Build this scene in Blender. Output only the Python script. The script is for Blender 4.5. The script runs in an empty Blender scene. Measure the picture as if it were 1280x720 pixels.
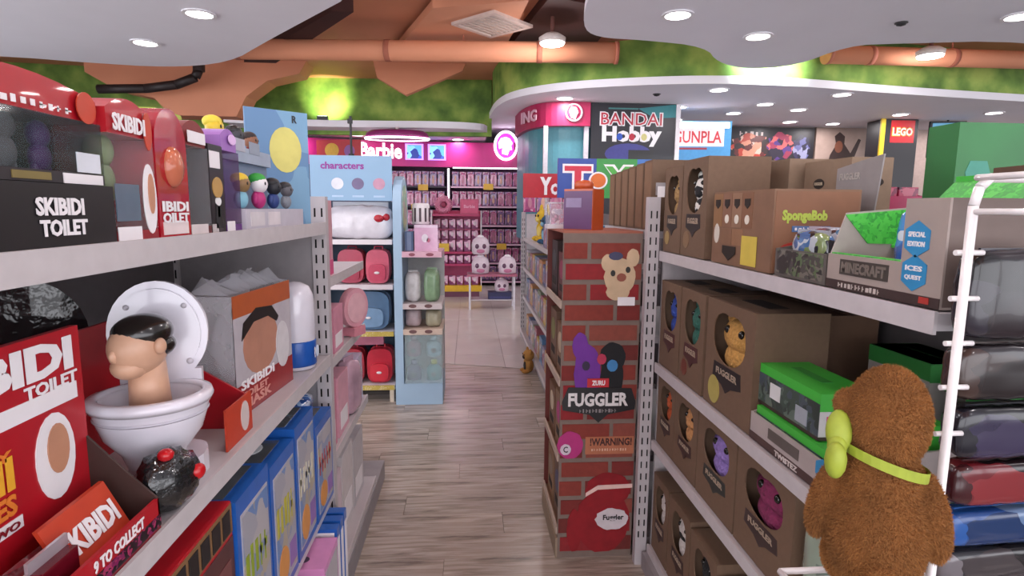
import bpy, bmesh, math, random
from mathutils import Matrix, Vector
random.seed(11)
SC = bpy.context.scene
COL = SC.collection
PI = math.pi

# ------------------------------------------------------------------ camera
FPX = 720.0
CAM_H = 1.45
PITCH, YAW, ROLL = math.radians(7.79), math.radians(4.26), math.radians(0.5)
fw = Vector((math.sin(YAW)*math.cos(PITCH), math.cos(YAW)*math.cos(PITCH), -math.sin(PITCH)))
rt0 = Vector((math.cos(YAW), -math.sin(YAW), 0))
up0 = rt0.cross(fw)
rt = rt0*math.cos(ROLL) + up0*math.sin(ROLL)
up = -rt0*math.sin(ROLL) + up0*math.cos(ROLL)
cd = bpy.data.cameras.new('camera')
cd.sensor_width = 36.0
cd.lens = 36.0*FPX/1280.0
cd.clip_start = 0.02
cam = bpy.data.objects.new('camera', cd)
m = Matrix.Identity(4)
for i in range(3):
    m[i][0] = rt[i]; m[i][1] = up[i]; m[i][2] = -fw[i]
m[2][3] = CAM_H
cam.matrix_world = m
COL.objects.link(cam)
SC.camera = cam

# ------------------------------------------------------------------ world, exposure
w = bpy.data.worlds.new('world'); SC.world = w; w.use_nodes = True
w.node_tree.nodes['Background'].inputs[0].default_value = (0.8, 0.8, 0.85, 1)
w.node_tree.nodes['Background'].inputs[1].default_value = 5.0
vs = SC.view_settings
vs.view_transform = 'Standard'; vs.look = 'None'; vs.gamma = 1.0; vs.use_curve_mapping = False
vs.exposure = -0.05
LAMP_W = 9.5            # one ceiling downlight
LAMP_COL = (1.0, 0.94, 0.95)

# ------------------------------------------------------------------ materials
def lin(h):
    if isinstance(h, str):
        h = h.lstrip('#'); c = [int(h[i:i+2], 16)/255 for i in (0, 2, 4)]
    else: c = h
    return tuple((x/12.92 if x <= .04045 else ((x+.055)/1.055)**2.4) for x in c)
MATS = {}
def M(h, rough=.55, metal=0., var=.08, scale=25., emit=0., alpha=1., bump=0., coat=0., sheen=0., stretch=None):
    key = (h, rough, metal, var, scale, emit, alpha, bump, coat, sheen, stretch)
    if key in MATS: return MATS[key]
    mt = bpy.data.materials.new('surface_' + h.strip('#')); mt.use_nodes = True
    nt = mt.node_tree; N = nt.nodes; L = nt.links
    b = N['Principled BSDF']
    c = lin(h)
    tc = N.new('ShaderNodeTexCoord'); nz = N.new('ShaderNodeTexNoise')
    nz.inputs['Scale'].default_value = scale; nz.inputs['Detail'].default_value = 3
    if stretch:
        mp = N.new('ShaderNodeMapping'); mp.inputs['Scale'].default_value = stretch
        L.new(tc.outputs['Object'], mp.inputs[0]); L.new(mp.outputs[0], nz.inputs['Vector'])
    else: L.new(tc.outputs['Object'], nz.inputs['Vector'])
    mx = N.new('ShaderNodeMixRGB')
    mx.inputs[1].default_value = (*[max(0, x*(1-var*2)) for x in c], 1)
    mx.inputs[2].default_value = (*[min(1, x*(1+var*2)) for x in c], 1)
    L.new(nz.outputs['Fac'], mx.inputs[0]); L.new(mx.outputs[0], b.inputs['Base Color'])
    b.inputs['Roughness'].default_value = rough; b.inputs['Metallic'].default_value = metal
    if emit:
        L.new(mx.outputs[0], b.inputs['Emission Color']); b.inputs['Emission Strength'].default_value = emit
    if alpha < 1: b.inputs['Alpha'].default_value = alpha
    if coat: b.inputs['Coat Weight'].default_value = coat
    if sheen: b.inputs['Sheen Weight'].default_value = sheen
    if bump:
        bp = N.new('ShaderNodeBump'); bp.inputs['Strength'].default_value = bump; bp.inputs['Distance'].default_value = .01
        L.new(nz.outputs['Fac'], bp.inputs['Height']); L.new(bp.outputs[0], b.inputs['Normal'])
    MATS[key] = mt
    return mt
def busy(cols, scale=40., rough=.35, stretch=(1, 1, 1), emit=0., coat=0.):
    """busy flat print: cells of a palette"""
    key = ('busy', tuple(cols), scale, rough, stretch, emit, coat)
    if key in MATS: return MATS[key]
    mt = bpy.data.materials.new('print_' + cols[0].strip('#')); mt.use_nodes = True
    nt = mt.node_tree; N = nt.nodes; L = nt.links; b = N['Principled BSDF']
    tc = N.new('ShaderNodeTexCoord'); mp = N.new('ShaderNodeMapping'); mp.inputs['Scale'].default_value = stretch
    nz = N.new('ShaderNodeTexNoise'); nz.inputs['Scale'].default_value = scale*.6
    ad = N.new('ShaderNodeMixRGB'); ad.inputs[0].default_value = .12
    vo = N.new('ShaderNodeTexVoronoi'); vo.inputs['Scale'].default_value = scale
    sp = N.new('ShaderNodeSeparateColor'); cr = N.new('ShaderNodeValToRGB'); cr.color_ramp.interpolation = 'CONSTANT'
    L.new(tc.outputs['Object'], mp.inputs[0]); L.new(mp.outputs[0], nz.inputs['Vector'])
    L.new(mp.outputs[0], ad.inputs[1]); L.new(nz.outputs['Color'], ad.inputs[2])
    L.new(ad.outputs[0], vo.inputs['Vector']); L.new(vo.outputs['Color'], sp.inputs[0]); L.new(sp.outputs[0], cr.inputs[0])
    el = cr.color_ramp.elements
    while len(el) < len(cols): el.new(.5)
    for i, c in enumerate(cols):
        el[i].position = i/len(cols); el[i].color = (*lin(c), 1)
    L.new(cr.outputs[0], b.inputs['Base Color']); b.inputs['Roughness'].default_value = rough
    if emit: L.new(cr.outputs[0], b.inputs['Emission Color']); b.inputs['Emission Strength'].default_value = emit
    if coat: b.inputs['Coat Weight'].default_value = coat
    MATS[key] = mt
    return mt
def glow(h, strength):
    key = ('glow', h, strength)
    if key in MATS: return MATS[key]
    mt = bpy.data.materials.new('glow_' + h.strip('#')); mt.use_nodes = True
    nt = mt.node_tree; b = nt.nodes['Principled BSDF']
    b.inputs['Base Color'].default_value = (*lin(h), 1)
    b.inputs['Emission Color'].default_value = (*lin(h), 1); b.inputs['Emission Strength'].default_value = strength
    MATS[key] = mt
    return mt
def clear(h='#e8e8ee', alpha=.09, rough=.08):
    return M(h, rough=rough, var=.02, alpha=alpha)

# ------------------------------------------------------------------ mesh helpers
class MB:
    def __init__(s): s.v = []; s.f = []
    def add(s, vs, fs):
        o = len(s.v); s.v += [tuple(p) for p in vs]; s.f += [tuple(i+o for i in f) for f in fs]; return s
    def box(s, x0, y0, z0, x1, y1, z1):
        return s.add([(x0,y0,z0),(x1,y0,z0),(x1,y1,z0),(x0,y1,z0),(x0,y0,z1),(x1,y0,z1),(x1,y1,z1),(x0,y1,z1)],
                     [(0,3,2,1),(4,5,6,7),(0,1,5,4),(1,2,6,5),(2,3,7,6),(3,0,4,7)])
    def lathe(s, prof, seg=24, c=(0,0,0), sx=1., sy=1., ring=False):
        vs = []; fs = []; n = len(prof)
        for k in range(seg):
            a = 2*PI*k/seg
            for r, z in prof: vs.append((c[0]+r*math.cos(a)*sx, c[1]+r*math.sin(a)*sy, c[2]+z))
        for k in range(seg):
            k2 = (k+1) % seg
            for i in range(n if ring else n-1): fs.append((k*n+i, k2*n+i, k2*n+(i+1)%n, k*n+(i+1)%n))
        if not ring: fs.append(tuple(k*n for k in reversed(range(seg)))); fs.append(tuple(k*n+n-1 for k in range(seg)))
        return s.add(vs, fs)
    def cyl(s, p, q, r, seg=12, r2=None):
        p = Vector(p); q = Vector(q); d = (q-p).normalized()
        a = d.orthogonal().normalized(); b = d.cross(a); r2 = r if r2 is None else r2
        vs = []
        for k in range(seg):
            t = 2*PI*k/seg; u = a*math.cos(t)+b*math.sin(t)
            vs += [p+u*r, q+u*r2]
        fs = [(2*k, 2*((k+1)%seg), 2*((k+1)%seg)+1, 2*k+1) for k in range(seg)]
        fs += [tuple(2*k for k in reversed(range(seg))), tuple(2*k+1 for k in range(seg))]
        return s.add(vs, fs)
    def tube(s, pts, r, seg=8):
        for a, b in zip(pts[:-1], pts[1:]): s.cyl(a, b, r, seg)
        return s
    def ell(s, c, r, ru=14, rv=10, rot=None):
        R = rot or Matrix.Identity(3)
        vs = [Vector(c)+R@Vector((0,0,-r[2]))]; fs = []
        for j in range(1, rv):
            t = -PI/2+PI*j/rv
            for k in range(ru):
                a = 2*PI*k/ru
                vs.append(Vector(c)+R@Vector((r[0]*math.cos(t)*math.cos(a), r[1]*math.cos(t)*math.sin(a), r[2]*math.sin(t))))
        vs.append(Vector(c)+R@Vector((0,0,r[2])))
        T = len(vs)-1
        for k in range(ru):
            k2 = (k+1) % ru
            fs.append((0, 1+k2, 1+k)); fs.append((T, T-ru+k, T-ru+k2))
            for j in range(rv-2): fs.append((1+j*ru+k, 1+j*ru+k2, 1+(j+1)*ru+k2, 1+(j+1)*ru+k))
        return s.add(vs, fs)
    def prism(s, pts, a, b, axis='z'):
        """closed outline pts (2D) extruded from a to b along an axis: z:(x,y)  y:(x,z)  x:(y,z)"""
        def P(p, t): return {'z': (p[0],p[1],t), 'y': (p[0],t,p[1]), 'x': (t,p[0],p[1])}[axis]
        n = len(pts)
        fs = [tuple(reversed(range(n))), tuple(range(n, 2*n))] + [(i, (i+1)%n, n+(i+1)%n, n+i) for i in range(n)]
        return s.add([P(p, a) for p in pts]+[P(p, b) for p in pts], fs)
    def mesh(s, name, mat, smooth=False):
        me = bpy.data.meshes.new(name); me.from_pydata(s.v, [], s.f)
        bm = bmesh.new(); bm.from_mesh(me); bmesh.ops.recalc_face_normals(bm, faces=bm.faces); bm.to_mesh(me); bm.free()
        if smooth:
            for p in me.polygons: p.use_smooth = len(p.vertices) <= 4
        if mat: me.materials.append(mat)
        return me
    def build(s, name, mat, parent=None, smooth=False):
        o = bpy.data.objects.new(name, s.mesh(name, mat, smooth)); COL.objects.link(o)
        if parent: o.parent = parent
        return o
def tag(o, label, cat, group=None):
    o['label'] = label; o['category'] = cat
    if group: o['group'] = group
    return o
def thing(name, label, cat, loc=(0,0,0), rz=0., group=None):
    o = bpy.data.objects.new(name, None); o.empty_display_size = .05
    COL.objects.link(o); o.location = loc; o.rotation_euler = (0, 0, math.radians(rz))
    return tag(o, label, cat, group)
def struct(o): o['kind'] = 'structure'; return o
def copy_tree(o, parent=None, loc=None, rz=None):
    c = o.copy(); COL.objects.link(c)
    if parent: c.parent = parent
    if loc is not None: c.location = loc
    if rz is not None: c.rotation_euler = (0, 0, math.radians(rz))
    for ch in list(o.children): copy_tree(ch, c)
    return c
TX = {}
def text_geo(s, fat=0.):
    k = (s, fat)
    if k in TX: return TX[k]
    cu = bpy.data.curves.new('t', 'FONT'); cu.body = s; cu.fill_mode = 'BOTH'; cu.extrude = .02; cu.offset = fat; cu.resolution_u = 2
    ob = bpy.data.objects.new('t', cu); me = ob.to_mesh()
    vs = [v.co.copy() for v in me.vertices]; fs = [tuple(p.vertices) for p in me.polygons]
    ob.to_mesh_clear(); bpy.data.objects.remove(ob); bpy.data.curves.remove(cu)
    x0 = min(v.x for v in vs); x1 = max(v.x for v in vs); y0 = min(v.y for v in vs); y1 = max(v.y for v in vs)
    vs = [((v.x-x0)/(x1-x0), (v.y-y0)/(y1-y0), 1. if v.z > 0 else 0.) for v in vs]
    TX[k] = (vs, fs)
    return TX[k]
def bars(seed, n):
    rnd = random.Random(seed); out = []; x = 0.
    for _ in range(n):
        w_ = rnd.uniform(.5,1.)*.75/n; out.append((x, rnd.uniform(0,.12), x+w_, rnd.uniform(.8,1.), rnd.random() < .5)); x += 1./n
    return out
class Face:
    """a flat face: origin, unit u, unit v, outward n, width, height (all in parent space)"""
    def __init__(s, o, u, v, n, w, h): s.o=Vector(o); s.u=Vector(u); s.v=Vector(v); s.n=Vector(n); s.w=w; s.h=h
    def at(s, a, b, t=0.): return s.o+s.u*(a*s.w)+s.v*(b*s.h)+s.n*t
    def poly(s, pts, mat, parent, name='printed_panel', t=.0012, lift=0.):
        n = len(pts); mb = MB()
        vs = [s.at(a, b, lift) for a, b in pts]+[s.at(a, b, lift+t) for a, b in pts]
        mb.add(vs, [tuple(range(n, 2*n)), tuple(reversed(range(n)))]+[(i, (i+1)%n, n+(i+1)%n, n+i) for i in range(n)])
        return mb.build(name, mat, parent)
    def rect(s, a0, b0, a1, b1, mat, parent, name='printed_panel', t=.0012, lift=0.):
        return s.poly([(a0,b0),(a1,b0),(a1,b1),(a0,b1)], mat, parent, name, t, lift)
    def oval(s, a, b, ra, rb, mat, parent, name='printed_picture', t=.0014, lift=0., seg=20, wob=0.):
        return s.poly([(a+ra*math.cos(2*PI*k/seg)*(1+wob*math.sin(k*2.7)), b+rb*math.sin(2*PI*k/seg)*(1+wob*math.cos(k*1.9))) for k in range(seg)], mat, parent, name, t, lift)
    def text(s, txt, a0, b0, a1, b1, mat, parent, fat=.02, lift=.0013, t=.001, name='lettering', skew=0.):
        vs, fs = text_geo(txt, fat)
        mb = MB().add([s.at(a0+(a1-a0)*x+skew*y, b0+(b1-b0)*y+0*x, lift+t*z) for x, y, z in vs], fs)
        me = bpy.data.meshes.new(name); me.from_pydata(mb.v, [], mb.f); me.materials.append(mat)
        o = bpy.data.objects.new(name, me); COL.objects.link(o); o.parent = parent
        return o
def scribble(f, seed, n, a0, b0, a1, b1, mat, parent, lift=.0013, t=.001):
    """print too small or blurred to read: uneven strokes"""
    mb = MB()
    for x0, y0, x1, y1, cross in bars(seed, n):
        for r_ in ([(x0,y0,x1,y1)] if not cross else [(x0,y0,x0+(x1-x0)*.4,y1),(x0,.4,x1,.6)]):
            P = [f.at(a0+(a1-a0)*u, b0+(b1-b0)*v, lift+tt) for tt in (0,t) for u, v in ((r_[0],r_[1]),(r_[2],r_[1]),(r_[2],r_[3]),(r_[0],r_[3]))]
            mb.add(P, [(4,5,6,7),(0,3,2,1),(0,1,5,4),(1,2,6,5),(2,3,7,6),(3,0,4,7)])
    return mb.build('lettering', mat, parent)
def bface(w, d, h, which, z0=0.):
    return {'front': Face((-w/2,-d/2,z0),(1,0,0),(0,0,1),(0,-1,0),w,h),
            'right': Face((w/2,-d/2,z0),(0,1,0),(0,0,1),(1,0,0),d,h),
            'left': Face((-w/2,d/2,z0),(0,-1,0),(0,0,1),(-1,0,0),d,h),
            'top': Face((-w/2,-d/2,z0+h),(1,0,0),(0,1,0),(0,0,1),w,d),
            'back': Face((w/2,d/2,z0),(-1,0,0),(0,0,1),(0,1,0),w,h)}[which]
def decorate(root, w, d, h, deco):
    for k in deco:
        f = bface(w, d, h, k[1])
        if k[0] == 'r': f.rect(*k[2:6], k[6], root, *(k[7:]))
        elif k[0] == 'o': f.oval(*k[2:6], k[6], root, *(k[7:]))
        elif k[0] == 'p': f.poly(k[2], k[3], root, *(k[4:]))
        elif k[0] == 's': scribble(f, k[2], k[3], *k[4:8], k[8], root, *(k[9:]))
        elif k[0] == 't': f.text(k[2], *k[3:7], k[7], root, *(k[8:]))
def carton(label, size, loc, rz, mat, deco=(), name='toy_box', cat='box', group=None, flaps=True):
    wd, d, h = size
    r = thing(name, label, cat, loc, rz, group)
    mb = MB().box(-wd/2, -d/2, 0, wd/2, d/2, h)
    mb.build('body', mat, r)
    if flaps:      # the top flap edge: a thin lid a hair proud, with a seam
        g = MB().box(-wd/2+.001, -d/2+.001, h, wd/2-.001, -d*.01, h+.0012).box(-wd/2+.001, d*.01, h, wd/2-.001, d/2-.001, h+.0012)
        g.build('top_flap', mat, r)
    decorate(r, wd, d, h, deco)
    return r
def holed_front(w, h, hole, mat, parent, y0, t=.003, z0=0., name='front_panel'):
    """card panel in the local XZ plane with one cut-out; hole: list of (x,z) around its centre of mass, counter-clockwise"""
    n = len(hole); cx = sum(p[0] for p in hole)/n; cz = sum(p[1] for p in hole)/n
    cand = list(hole)
    angs = [(math.atan2(p[1]-cz, p[0]-cx), p) for p in cand]
    for X, Z in ((-w/2,z0),(w/2,z0),(w/2,z0+h),(-w/2,z0+h)):
        a = math.atan2(Z-cz, X-cx)
        best = min(range(n), key=lambda i: abs(math.atan2(math.sin(angs[i][0]-a), math.cos(angs[i][0]-a))))
        angs[best] = (a, angs[best][1])
    outer = []
    for a, p in angs:
        c, s_ = math.cos(a), math.sin(a); ts = []
        if c > 1e-9: ts.append((w/2-cx)/c)
        if c < -1e-9: ts.append((-w/2-cx)/c)
        if s_ > 1e-9: ts.append((z0+h-cz)/s_)
        if s_ < -1e-9: ts.append((z0-cz)/s_)
        tt = min(ts); outer.append((cx+c*tt, cz+s_*tt))
    vs = []
    for y in (y0, y0+t):
        vs += [(p[0], y, p[1]) for p in hole]+[(p[0], y, p[1]) for p in outer]
    fs = []
    for i in range(n):
        j = (i+1) % n
        fs += [(i, j, n+j, n+i), (2*n+i, 3*n+i, 3*n+j, 2*n+j), (i, 2*n+i, 2*n+j, j), (n+i, n+j, 3*n+j, 3*n+i)]
    return MB().add(vs, fs).build(name, mat, parent)

# ------------------------------------------------------------------ setting: floor
WOOD = bpy.data.materials.new('grey_brown_laminate'); WOOD.use_nodes = True
nt = WOOD.node_tree; N = nt.nodes; L = nt.links; b = N['Principled BSDF']
tc = N.new('ShaderNodeTexCoord'); oi = N.new('ShaderNodeObjectInfo')
mp = N.new('ShaderNodeMapping'); mp.inputs['Scale'].default_value = (1.6, 22, 1)
vadd = N.new('ShaderNodeVectorMath'); vadd.operation = 'ADD'
L.new(tc.outputs['Object'], mp.inputs[0]); L.new(mp.outputs[0], vadd.inputs[0]); L.new(oi.outputs['Location'], vadd.inputs[1])
n1 = N.new('ShaderNodeTexNoise'); n1.inputs['Scale'].default_value = 1.5; n1.inputs['Detail'].default_value = 8; n1.inputs['Roughness'].default_value = .65; n1.inputs['Distortion'].default_value = .8
L.new(vadd.outputs[0], n1.inputs['Vector'])
cr = N.new('ShaderNodeValToRGB'); el = cr.color_ramp.elements
el[0].position = .30; el[0].color = (*lin('#635850'), 1); el[1].position = .72; el[1].color = (*lin('#cbbfb4'), 1)
e = el.new(.42); e.color = (*lin('#95887d'), 1)
e = el.new(.55); e.color = (*lin('#b3a69b'), 1)
L.new(n1.outputs['Fac'], cr.inputs[0])
hs = N.new('ShaderNodeHueSaturation'); mr = N.new('ShaderNodeMapRange'); mr.inputs[3].default_value = .85; mr.inputs[4].default_value = 1.1
L.new(oi.outputs['Random'], mr.inputs[0]); L.new(mr.outputs[0], hs.inputs['Value']); L.new(cr.outputs[0], hs.inputs['Color'])
L.new(hs.outputs[0], b.inputs['Base Color'])
b.inputs['Roughness'].default_value = .27
bp = N.new('ShaderNodeBump'); bp.inputs['Strength'].default_value = .12; bp.inputs['Distance'].default_value = .01
L.new(n1.outputs['Fac'], bp.inputs['Height']); L.new(bp.outputs[0], b.inputs['Normal'])

floor = struct(MB().box(-7, -4, -.1, 13, 15, -.012).build('floor', M('#3d3630', rough=.6)))
pme = MB().box(-.6, -.0895, -.012, .6, .0895, 0).mesh('plank', WOOD)
def row_spots():
    r = 0; y = -.2
    while y < 5.75:
        off = (r*.47) % 1.2
        x = -2.4-off
        while x < 2.6:
            yield x+.6, y
            x += 1.202
        y += .181; r += 1
for x, y in row_spots():
    o = bpy.data.objects.new('plank', pme); COL.objects.link(o); o.location = (x, y, 0); o.parent = floor
TILE = M('#cfc6c0', rough=.22, var=.05, scale=3., coat=.2)
grout = MB().prism([(-2.6, 5.95), (2.9, 4.47), (2.9, 11.0), (-2.6, 11.0)], .0, .003)
go = grout.build('grout_bed', M('#8d8580', rough=.8), floor)
xx = -2.49
while xx < 2.8:
    x0, x1 = xx+.003, xx+.467
    yl = lambda x: 5.25-.27*x
    y = 6.4
    segs = []
    ys = [None, 5.62, 6.56, 7.5, 8.44, 9.38, 10.32, 11.0]
    for a, bb in zip(ys[:-1], ys[1:]):
        if bb <= max(yl(x0), yl(x1))+.02: continue
        lo0 = max(yl(x0), (a or 0)+.003); lo1 = max(yl(x1), (a or 0)+.003)
        MB().prism([(x0, lo0), (x1, lo1), (x1, bb-.003), (x0, bb-.003)], .003, .006).build('tile', TILE, floor)
    xx += .47

# ------------------------------------------------------------------ setting: walls and ceilings
ORANGE = M('#cf8a69', rough=.7, var=.06, scale=2.); ORANGE_D = M('#a35f4a', rough=.75, var=.08, scale=3.)
MAROON = M('#43221f', rough=.8); WHITEC = M('#e6e4ec', rough=.7, var=.02, scale=2.)
struct(MB().box(-7.1, 6, -.1, -7, 15, 3.6).build('wall_left', M('#b9a9ad', rough=.8)))
struct(MB().box(13, 6, -.1, 13.1, 15, 3.6).build('wall_right', M('#b9b4b8', rough=.8)))
# walls left out behind the camera and at near sides, letting in fill light
struct(MB().box(-7, 15, -.1, 13, 15.1, 3.6).build('wall_back', M('#b5aeb0', rough=.8)))
struct(MB().box(-7, -4, 3.5, 13, 15, 3.6).build('ceiling', ORANGE))
def smooth(pts, it=2, closed=True):
    for _ in range(it):
        q = []
        n = len(pts)
        for i in range(n if closed else n-1):
            a, b2 = Vector(pts[i]), Vector(pts[(i+1) % n])
            q += [tuple(a*.75+b2*.25), tuple(a*.25+b2*.75)]
        if not closed: q = [pts[0]]+q+[pts[-1]]
        pts = q
    return pts
left_edge = smooth([(-6.9,6.6),(-4.9,6.7),(-4.2,6.9),(-3.4,7.05),(-2.6,6.75),(-1.9,5.85),(-1.25,5.05),(-.8,4.5),(-.75,3.2),(-.95,1.6),(-.9,0),(-1.0,-3.9)], 2, False)
struct(MB().prism(left_edge+[(-6.9,-3.9)], 3.0, 3.07).build('ceiling_panel', WHITEC))
right_edge = smooth([(.95,-3.9),(.9,0),(1.0,2.5),(.85,4.2),(.95,5.1),(1.15,5.42),(1.6,5.45),(2.25,5.6),(2.6,6.15),(3.05,6.42),(3.5,6.2),(3.55,5.42),(3.95,5.32),(5,5.1),(7,5.6),(12.9,5.6)], 2, False)
struct(MB().prism(right_edge+[(12.9,-3.9)], 3.0, 3.07).build('ceiling_panel', WHITEC))
far_edge = smooth([(.30,11.1),(.32,9.4),(.38,8.5),(.56,7.8),(1.1,7.22),(2.0,6.85),(2.86,6.66),(3.85,6.7),(5.0,6.95),(7.3,7.3),(12.9,7.9)], 2, False)
struct(MB().prism(far_edge+[(12.9,14.9),(.30,14.9)], 2.9, 2.99).build('ceiling_canopy', WHITEC))
alc = smooth([(-3.6,9.0),(-2.6,9.3),(-1.4,9.25),(-.4,9.15),(.2,9.3),(.29,9.6)], 2, False)
struct(MB().prism(alc+[(.29,11.9),(-3.6,11.9)], 2.68, 2.78).build('ceiling_alcove', WHITEC))
# green painted bulkhead, foliage-like mottling
GREEN = bpy.data.materials.new('painted_green_bulkhead'); GREEN.use_nodes = True
nt = GREEN.node_tree; N = nt.nodes; L = nt.links; b = N['Principled BSDF']
tc = N.new('ShaderNodeTexCoord'); n1 = N.new('ShaderNodeTexNoise'); n1.inputs['Scale'].default_value = 2.6; n1.inputs['Detail'].default_value = 6
cr = N.new('ShaderNodeValToRGB'); el = cr.color_ramp.elements
el[0].position = .33; el[0].color = (*lin('#4a6a2c'), 1); el[1].position = .7; el[1].color = (*lin('#9db257'), 1)
e = el.new(.5); e.color = (*lin('#6f913f'), 1)
L.new(tc.outputs['Object'], n1.inputs['Vector']); L.new(n1.outputs['Fac'], cr.inputs[0]); L.new(cr.outputs[0], b.inputs['Base Color']); b.inputs['Roughness'].default_value = .8
def ribbon(path, z0, z1, t, mat, name):
    """a standing wall of thickness t along a 2D path"""
    mb = MB(); n = len(path); vs = []; fs = []
    for i, p in enumerate(path):
        a = Vector(path[max(0, i-1)]); c = Vector(path[min(n-1, i+1)]); d = (c-a).normalized(); nn = Vector((-d.y, d.x))
        q = Vector(p)+nn*t
        vs += [(p[0],p[1],z0),(p[0],p[1],z1),(q.x,q.y,z1),(q.x,q.y,z0)]
    for i in range(n-1):
        k = i*4; j = k+4
        for a in range(4): fs.append((k+a, k+(a+1)%4, j+(a+1)%4, j+a))
    fs += [(0,3,2,1), (4*n-4,4*n-3,4*n-2,4*n-1)]
    return mb.add(vs, fs).build(name, mat)
gp = [(p[0]+.01, p[1]+.03) for p in far_edge if p[1] < 9.3]
struct(ribbon(gp, 2.99, 3.5, .1, GREEN, 'wall_bulkhead'))
struct(ribbon([(-6.9,9.2),(-3.6,9.6),(-2.6,9.75),(-1.4,9.72),(-.4,9.65),(.36,9.6)], 2.62, 3.5, .1, GREEN, 'wall_bulkhead'))
# folded orange soffits, dark slots, ducts
struct(MB().prism([(-5.3,3.5),(-5.3,3.28),(-4.9,3.05),(-4.4,2.95),(-4.2,2.72),(-3.3,2.72),(-3.15,3.0),(-2.85,3.22),(-2.4,3.33),(-2.3,3.5)], 8.7, 9.1, 'y').build('ceiling_soffit', ORANGE))
struct(MB().prism([(-1.35,3.5),(-1.3,3.28),(-.9,3.05),(-.1,3.4),(-.05,3.5)], 8.6, 8.72, 'y').build('ceiling_soffit', ORANGE))
struct(MB().prism([(-1.05,7.9),(-.35,5.9),(.55,5.6),(.4,7.6)], 3.36, 3.44).build('ceiling_fold', M('#d29070', rough=.7, scale=2.)))
struct(MB().prism([(-2.9,8.0),(-1.3,5.9),(-1.1,5.9),(-2.5,8.0)], 3.30, 3.5).build('ceiling_slot', MAROON))
struct(MB().prism([(.45,7.55),(.75,5.6),(1.5,5.9),(1.5,7.4)], 3.40, 3.5).build('ceiling_slot', MAROON))
struct(MB().prism([(-.2,5.4),(.2,3.6),(.75,3.6),(.75,5.2)], 3.34, 3.44).build('ceiling_fold', ORANGE_D))
struct(MB().prism([(1.0,7.3),(1.0,6.6),(2.8,6.2),(2.8,6.8)], 3.42, 3.5).build('ceiling_fold', ORANGE_D))
def duct(label, p, q, r):
    t = thing('air_duct', label, 'duct')
    P, Q = Vector(p), Vector(q); n = 5
    MB().cyl(p, q, r, 20).build('pipe', ORANGE, t, True)
    for k in range(n):
        c = P.lerp(Q, (k+.5)/n); d = (Q-P).normalized()*.03
        MB().cyl(c-d, c+d, r*1.06, 20).build('clamp_ring', ORANGE_D, t, True)
    for e_, s_ in ((P, 1), (Q, -1)):
        d = (Q-P).normalized()*.02*s_
        MB().cyl(e_-d, e_+d, r*1.08, 20).build('end_cap', ORANGE_D, t, True)
    MB().cyl(P.lerp(Q,.3)+Vector((0,0,r)), P.lerp(Q,.3)+Vector((0,0,3.5-P.z)), .01, 6).cyl(P.lerp(Q,.8)+Vector((0,0,r)), P.lerp(Q,.8)+Vector((0,0,3.5-P.z)), .01, 6).build('hanger_rod', ORANGE_D, t)
    return t
duct('long orange painted air duct running over the aisle ceiling gap', (-6.8,7.45,3.25), (1.62,6.55,3.17), .11)
duct('orange painted air duct ending beside the bright green bulkhead spot', (4.05,6.55,3.22), (9.2,6.75,3.28), .10)
t = thing('ceiling_hose', 'black curved hose end below the orange soffit', 'hose')
pts = [(-4.9,8.3,2.98),(-4.3,8.3,3.0),(-3.9,8.3,3.06),(-3.65,8.3,3.16),(-3.6,8.3,3.26)]
MB().tube(pts, .06, 10).build('tube', M('#241a1a'), t, True); MB().cyl((-3.6,8.3,3.24),(-3.59,8.3,3.5),.075,12).build('collar', M('#332423'), t)
# diamond air vent
t = thing('air_vent', 'diamond-set square white louvred air vent in the orange ceiling', 'vent', (.24,6.3,3.33), 45)
MB().box(-.3,-.3,0,.3,-.25,.03).box(-.3,.25,0,.3,.3,.03).box(-.3,-.25,0,-.25,.25,.03).box(.25,-.25,0,.3,.25,.03).build('frame', M('#c9b6ae'), t)
for k in range(8): MB().box(-.25,-.235+k*.06,.004,.25,-.205+k*.06,.018).build('slat', M('#b8a69e'), t)
MB().box(-.25,-.25,.02,.25,.25,.03).build('backing', M('#3a2a28'), t)

# ------------------------------------------------------------------ ceiling lamps
dl_ring = MB().lathe([(.10,0),(.125,0),(.13,-.012),(.10,-.012)], 24, ring=True).mesh('trim_ring', M('#e6e3e6', rough=.4))
dl_disc = MB().lathe([(.001,-.004),(.10,-.004),(.10,-.002),(.001,-.002)], 24).mesh('lens', glow('#fff6f8', 14.))
NL = [0]
def downlight(x, y, z, label, group, power=1., col=LAMP_COL):
    t = thing('downlight', label, 'ceiling light', (x, y, z), 0, group)
    for nm, me in (('trim_ring', dl_ring), ('lens', dl_disc)):
        o = bpy.data.objects.new(nm, me); COL.objects.link(o); o.parent = t
    ld = bpy.data.lights.new('downlight_beam', 'AREA'); ld.shape = 'DISK'; ld.size = .19; ld.energy = LAMP_W*power; ld.color = col
    lo = bpy.data.objects.new('downlight_beam', ld); COL.objects.link(lo); lo.parent = t; lo.location = (0, 0, -.016)
    return t
for x, y in ((-3.09,6.02),(-2.18,5.1),(-1.45,3.2),(-1.45,1.2),(-1.5,-1.0),(-3.6,3.0),(-3.6,.5)):  # the far pair is visible; nearer ones are added out of view for light
    downlight(x, y, 3.0, 'round recessed downlight in the white ceiling panel over the toy head shelves', 'downlights in the panel over the red packs')
for x, y in ((1.66,4.74),(2.57,5.22),(4.35,4.5),(1.45,2.6),(1.45,.6),(1.5,-1.4),(3.4,2.2),(3.4,0)):  # far lamps are visible; those nearer and overhead are added to light the aisle
    downlight(x, y, 3.0, 'round recessed downlight in the white ceiling panel over the brown plush boxes', 'downlights in the panel over the brown boxes')
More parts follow.
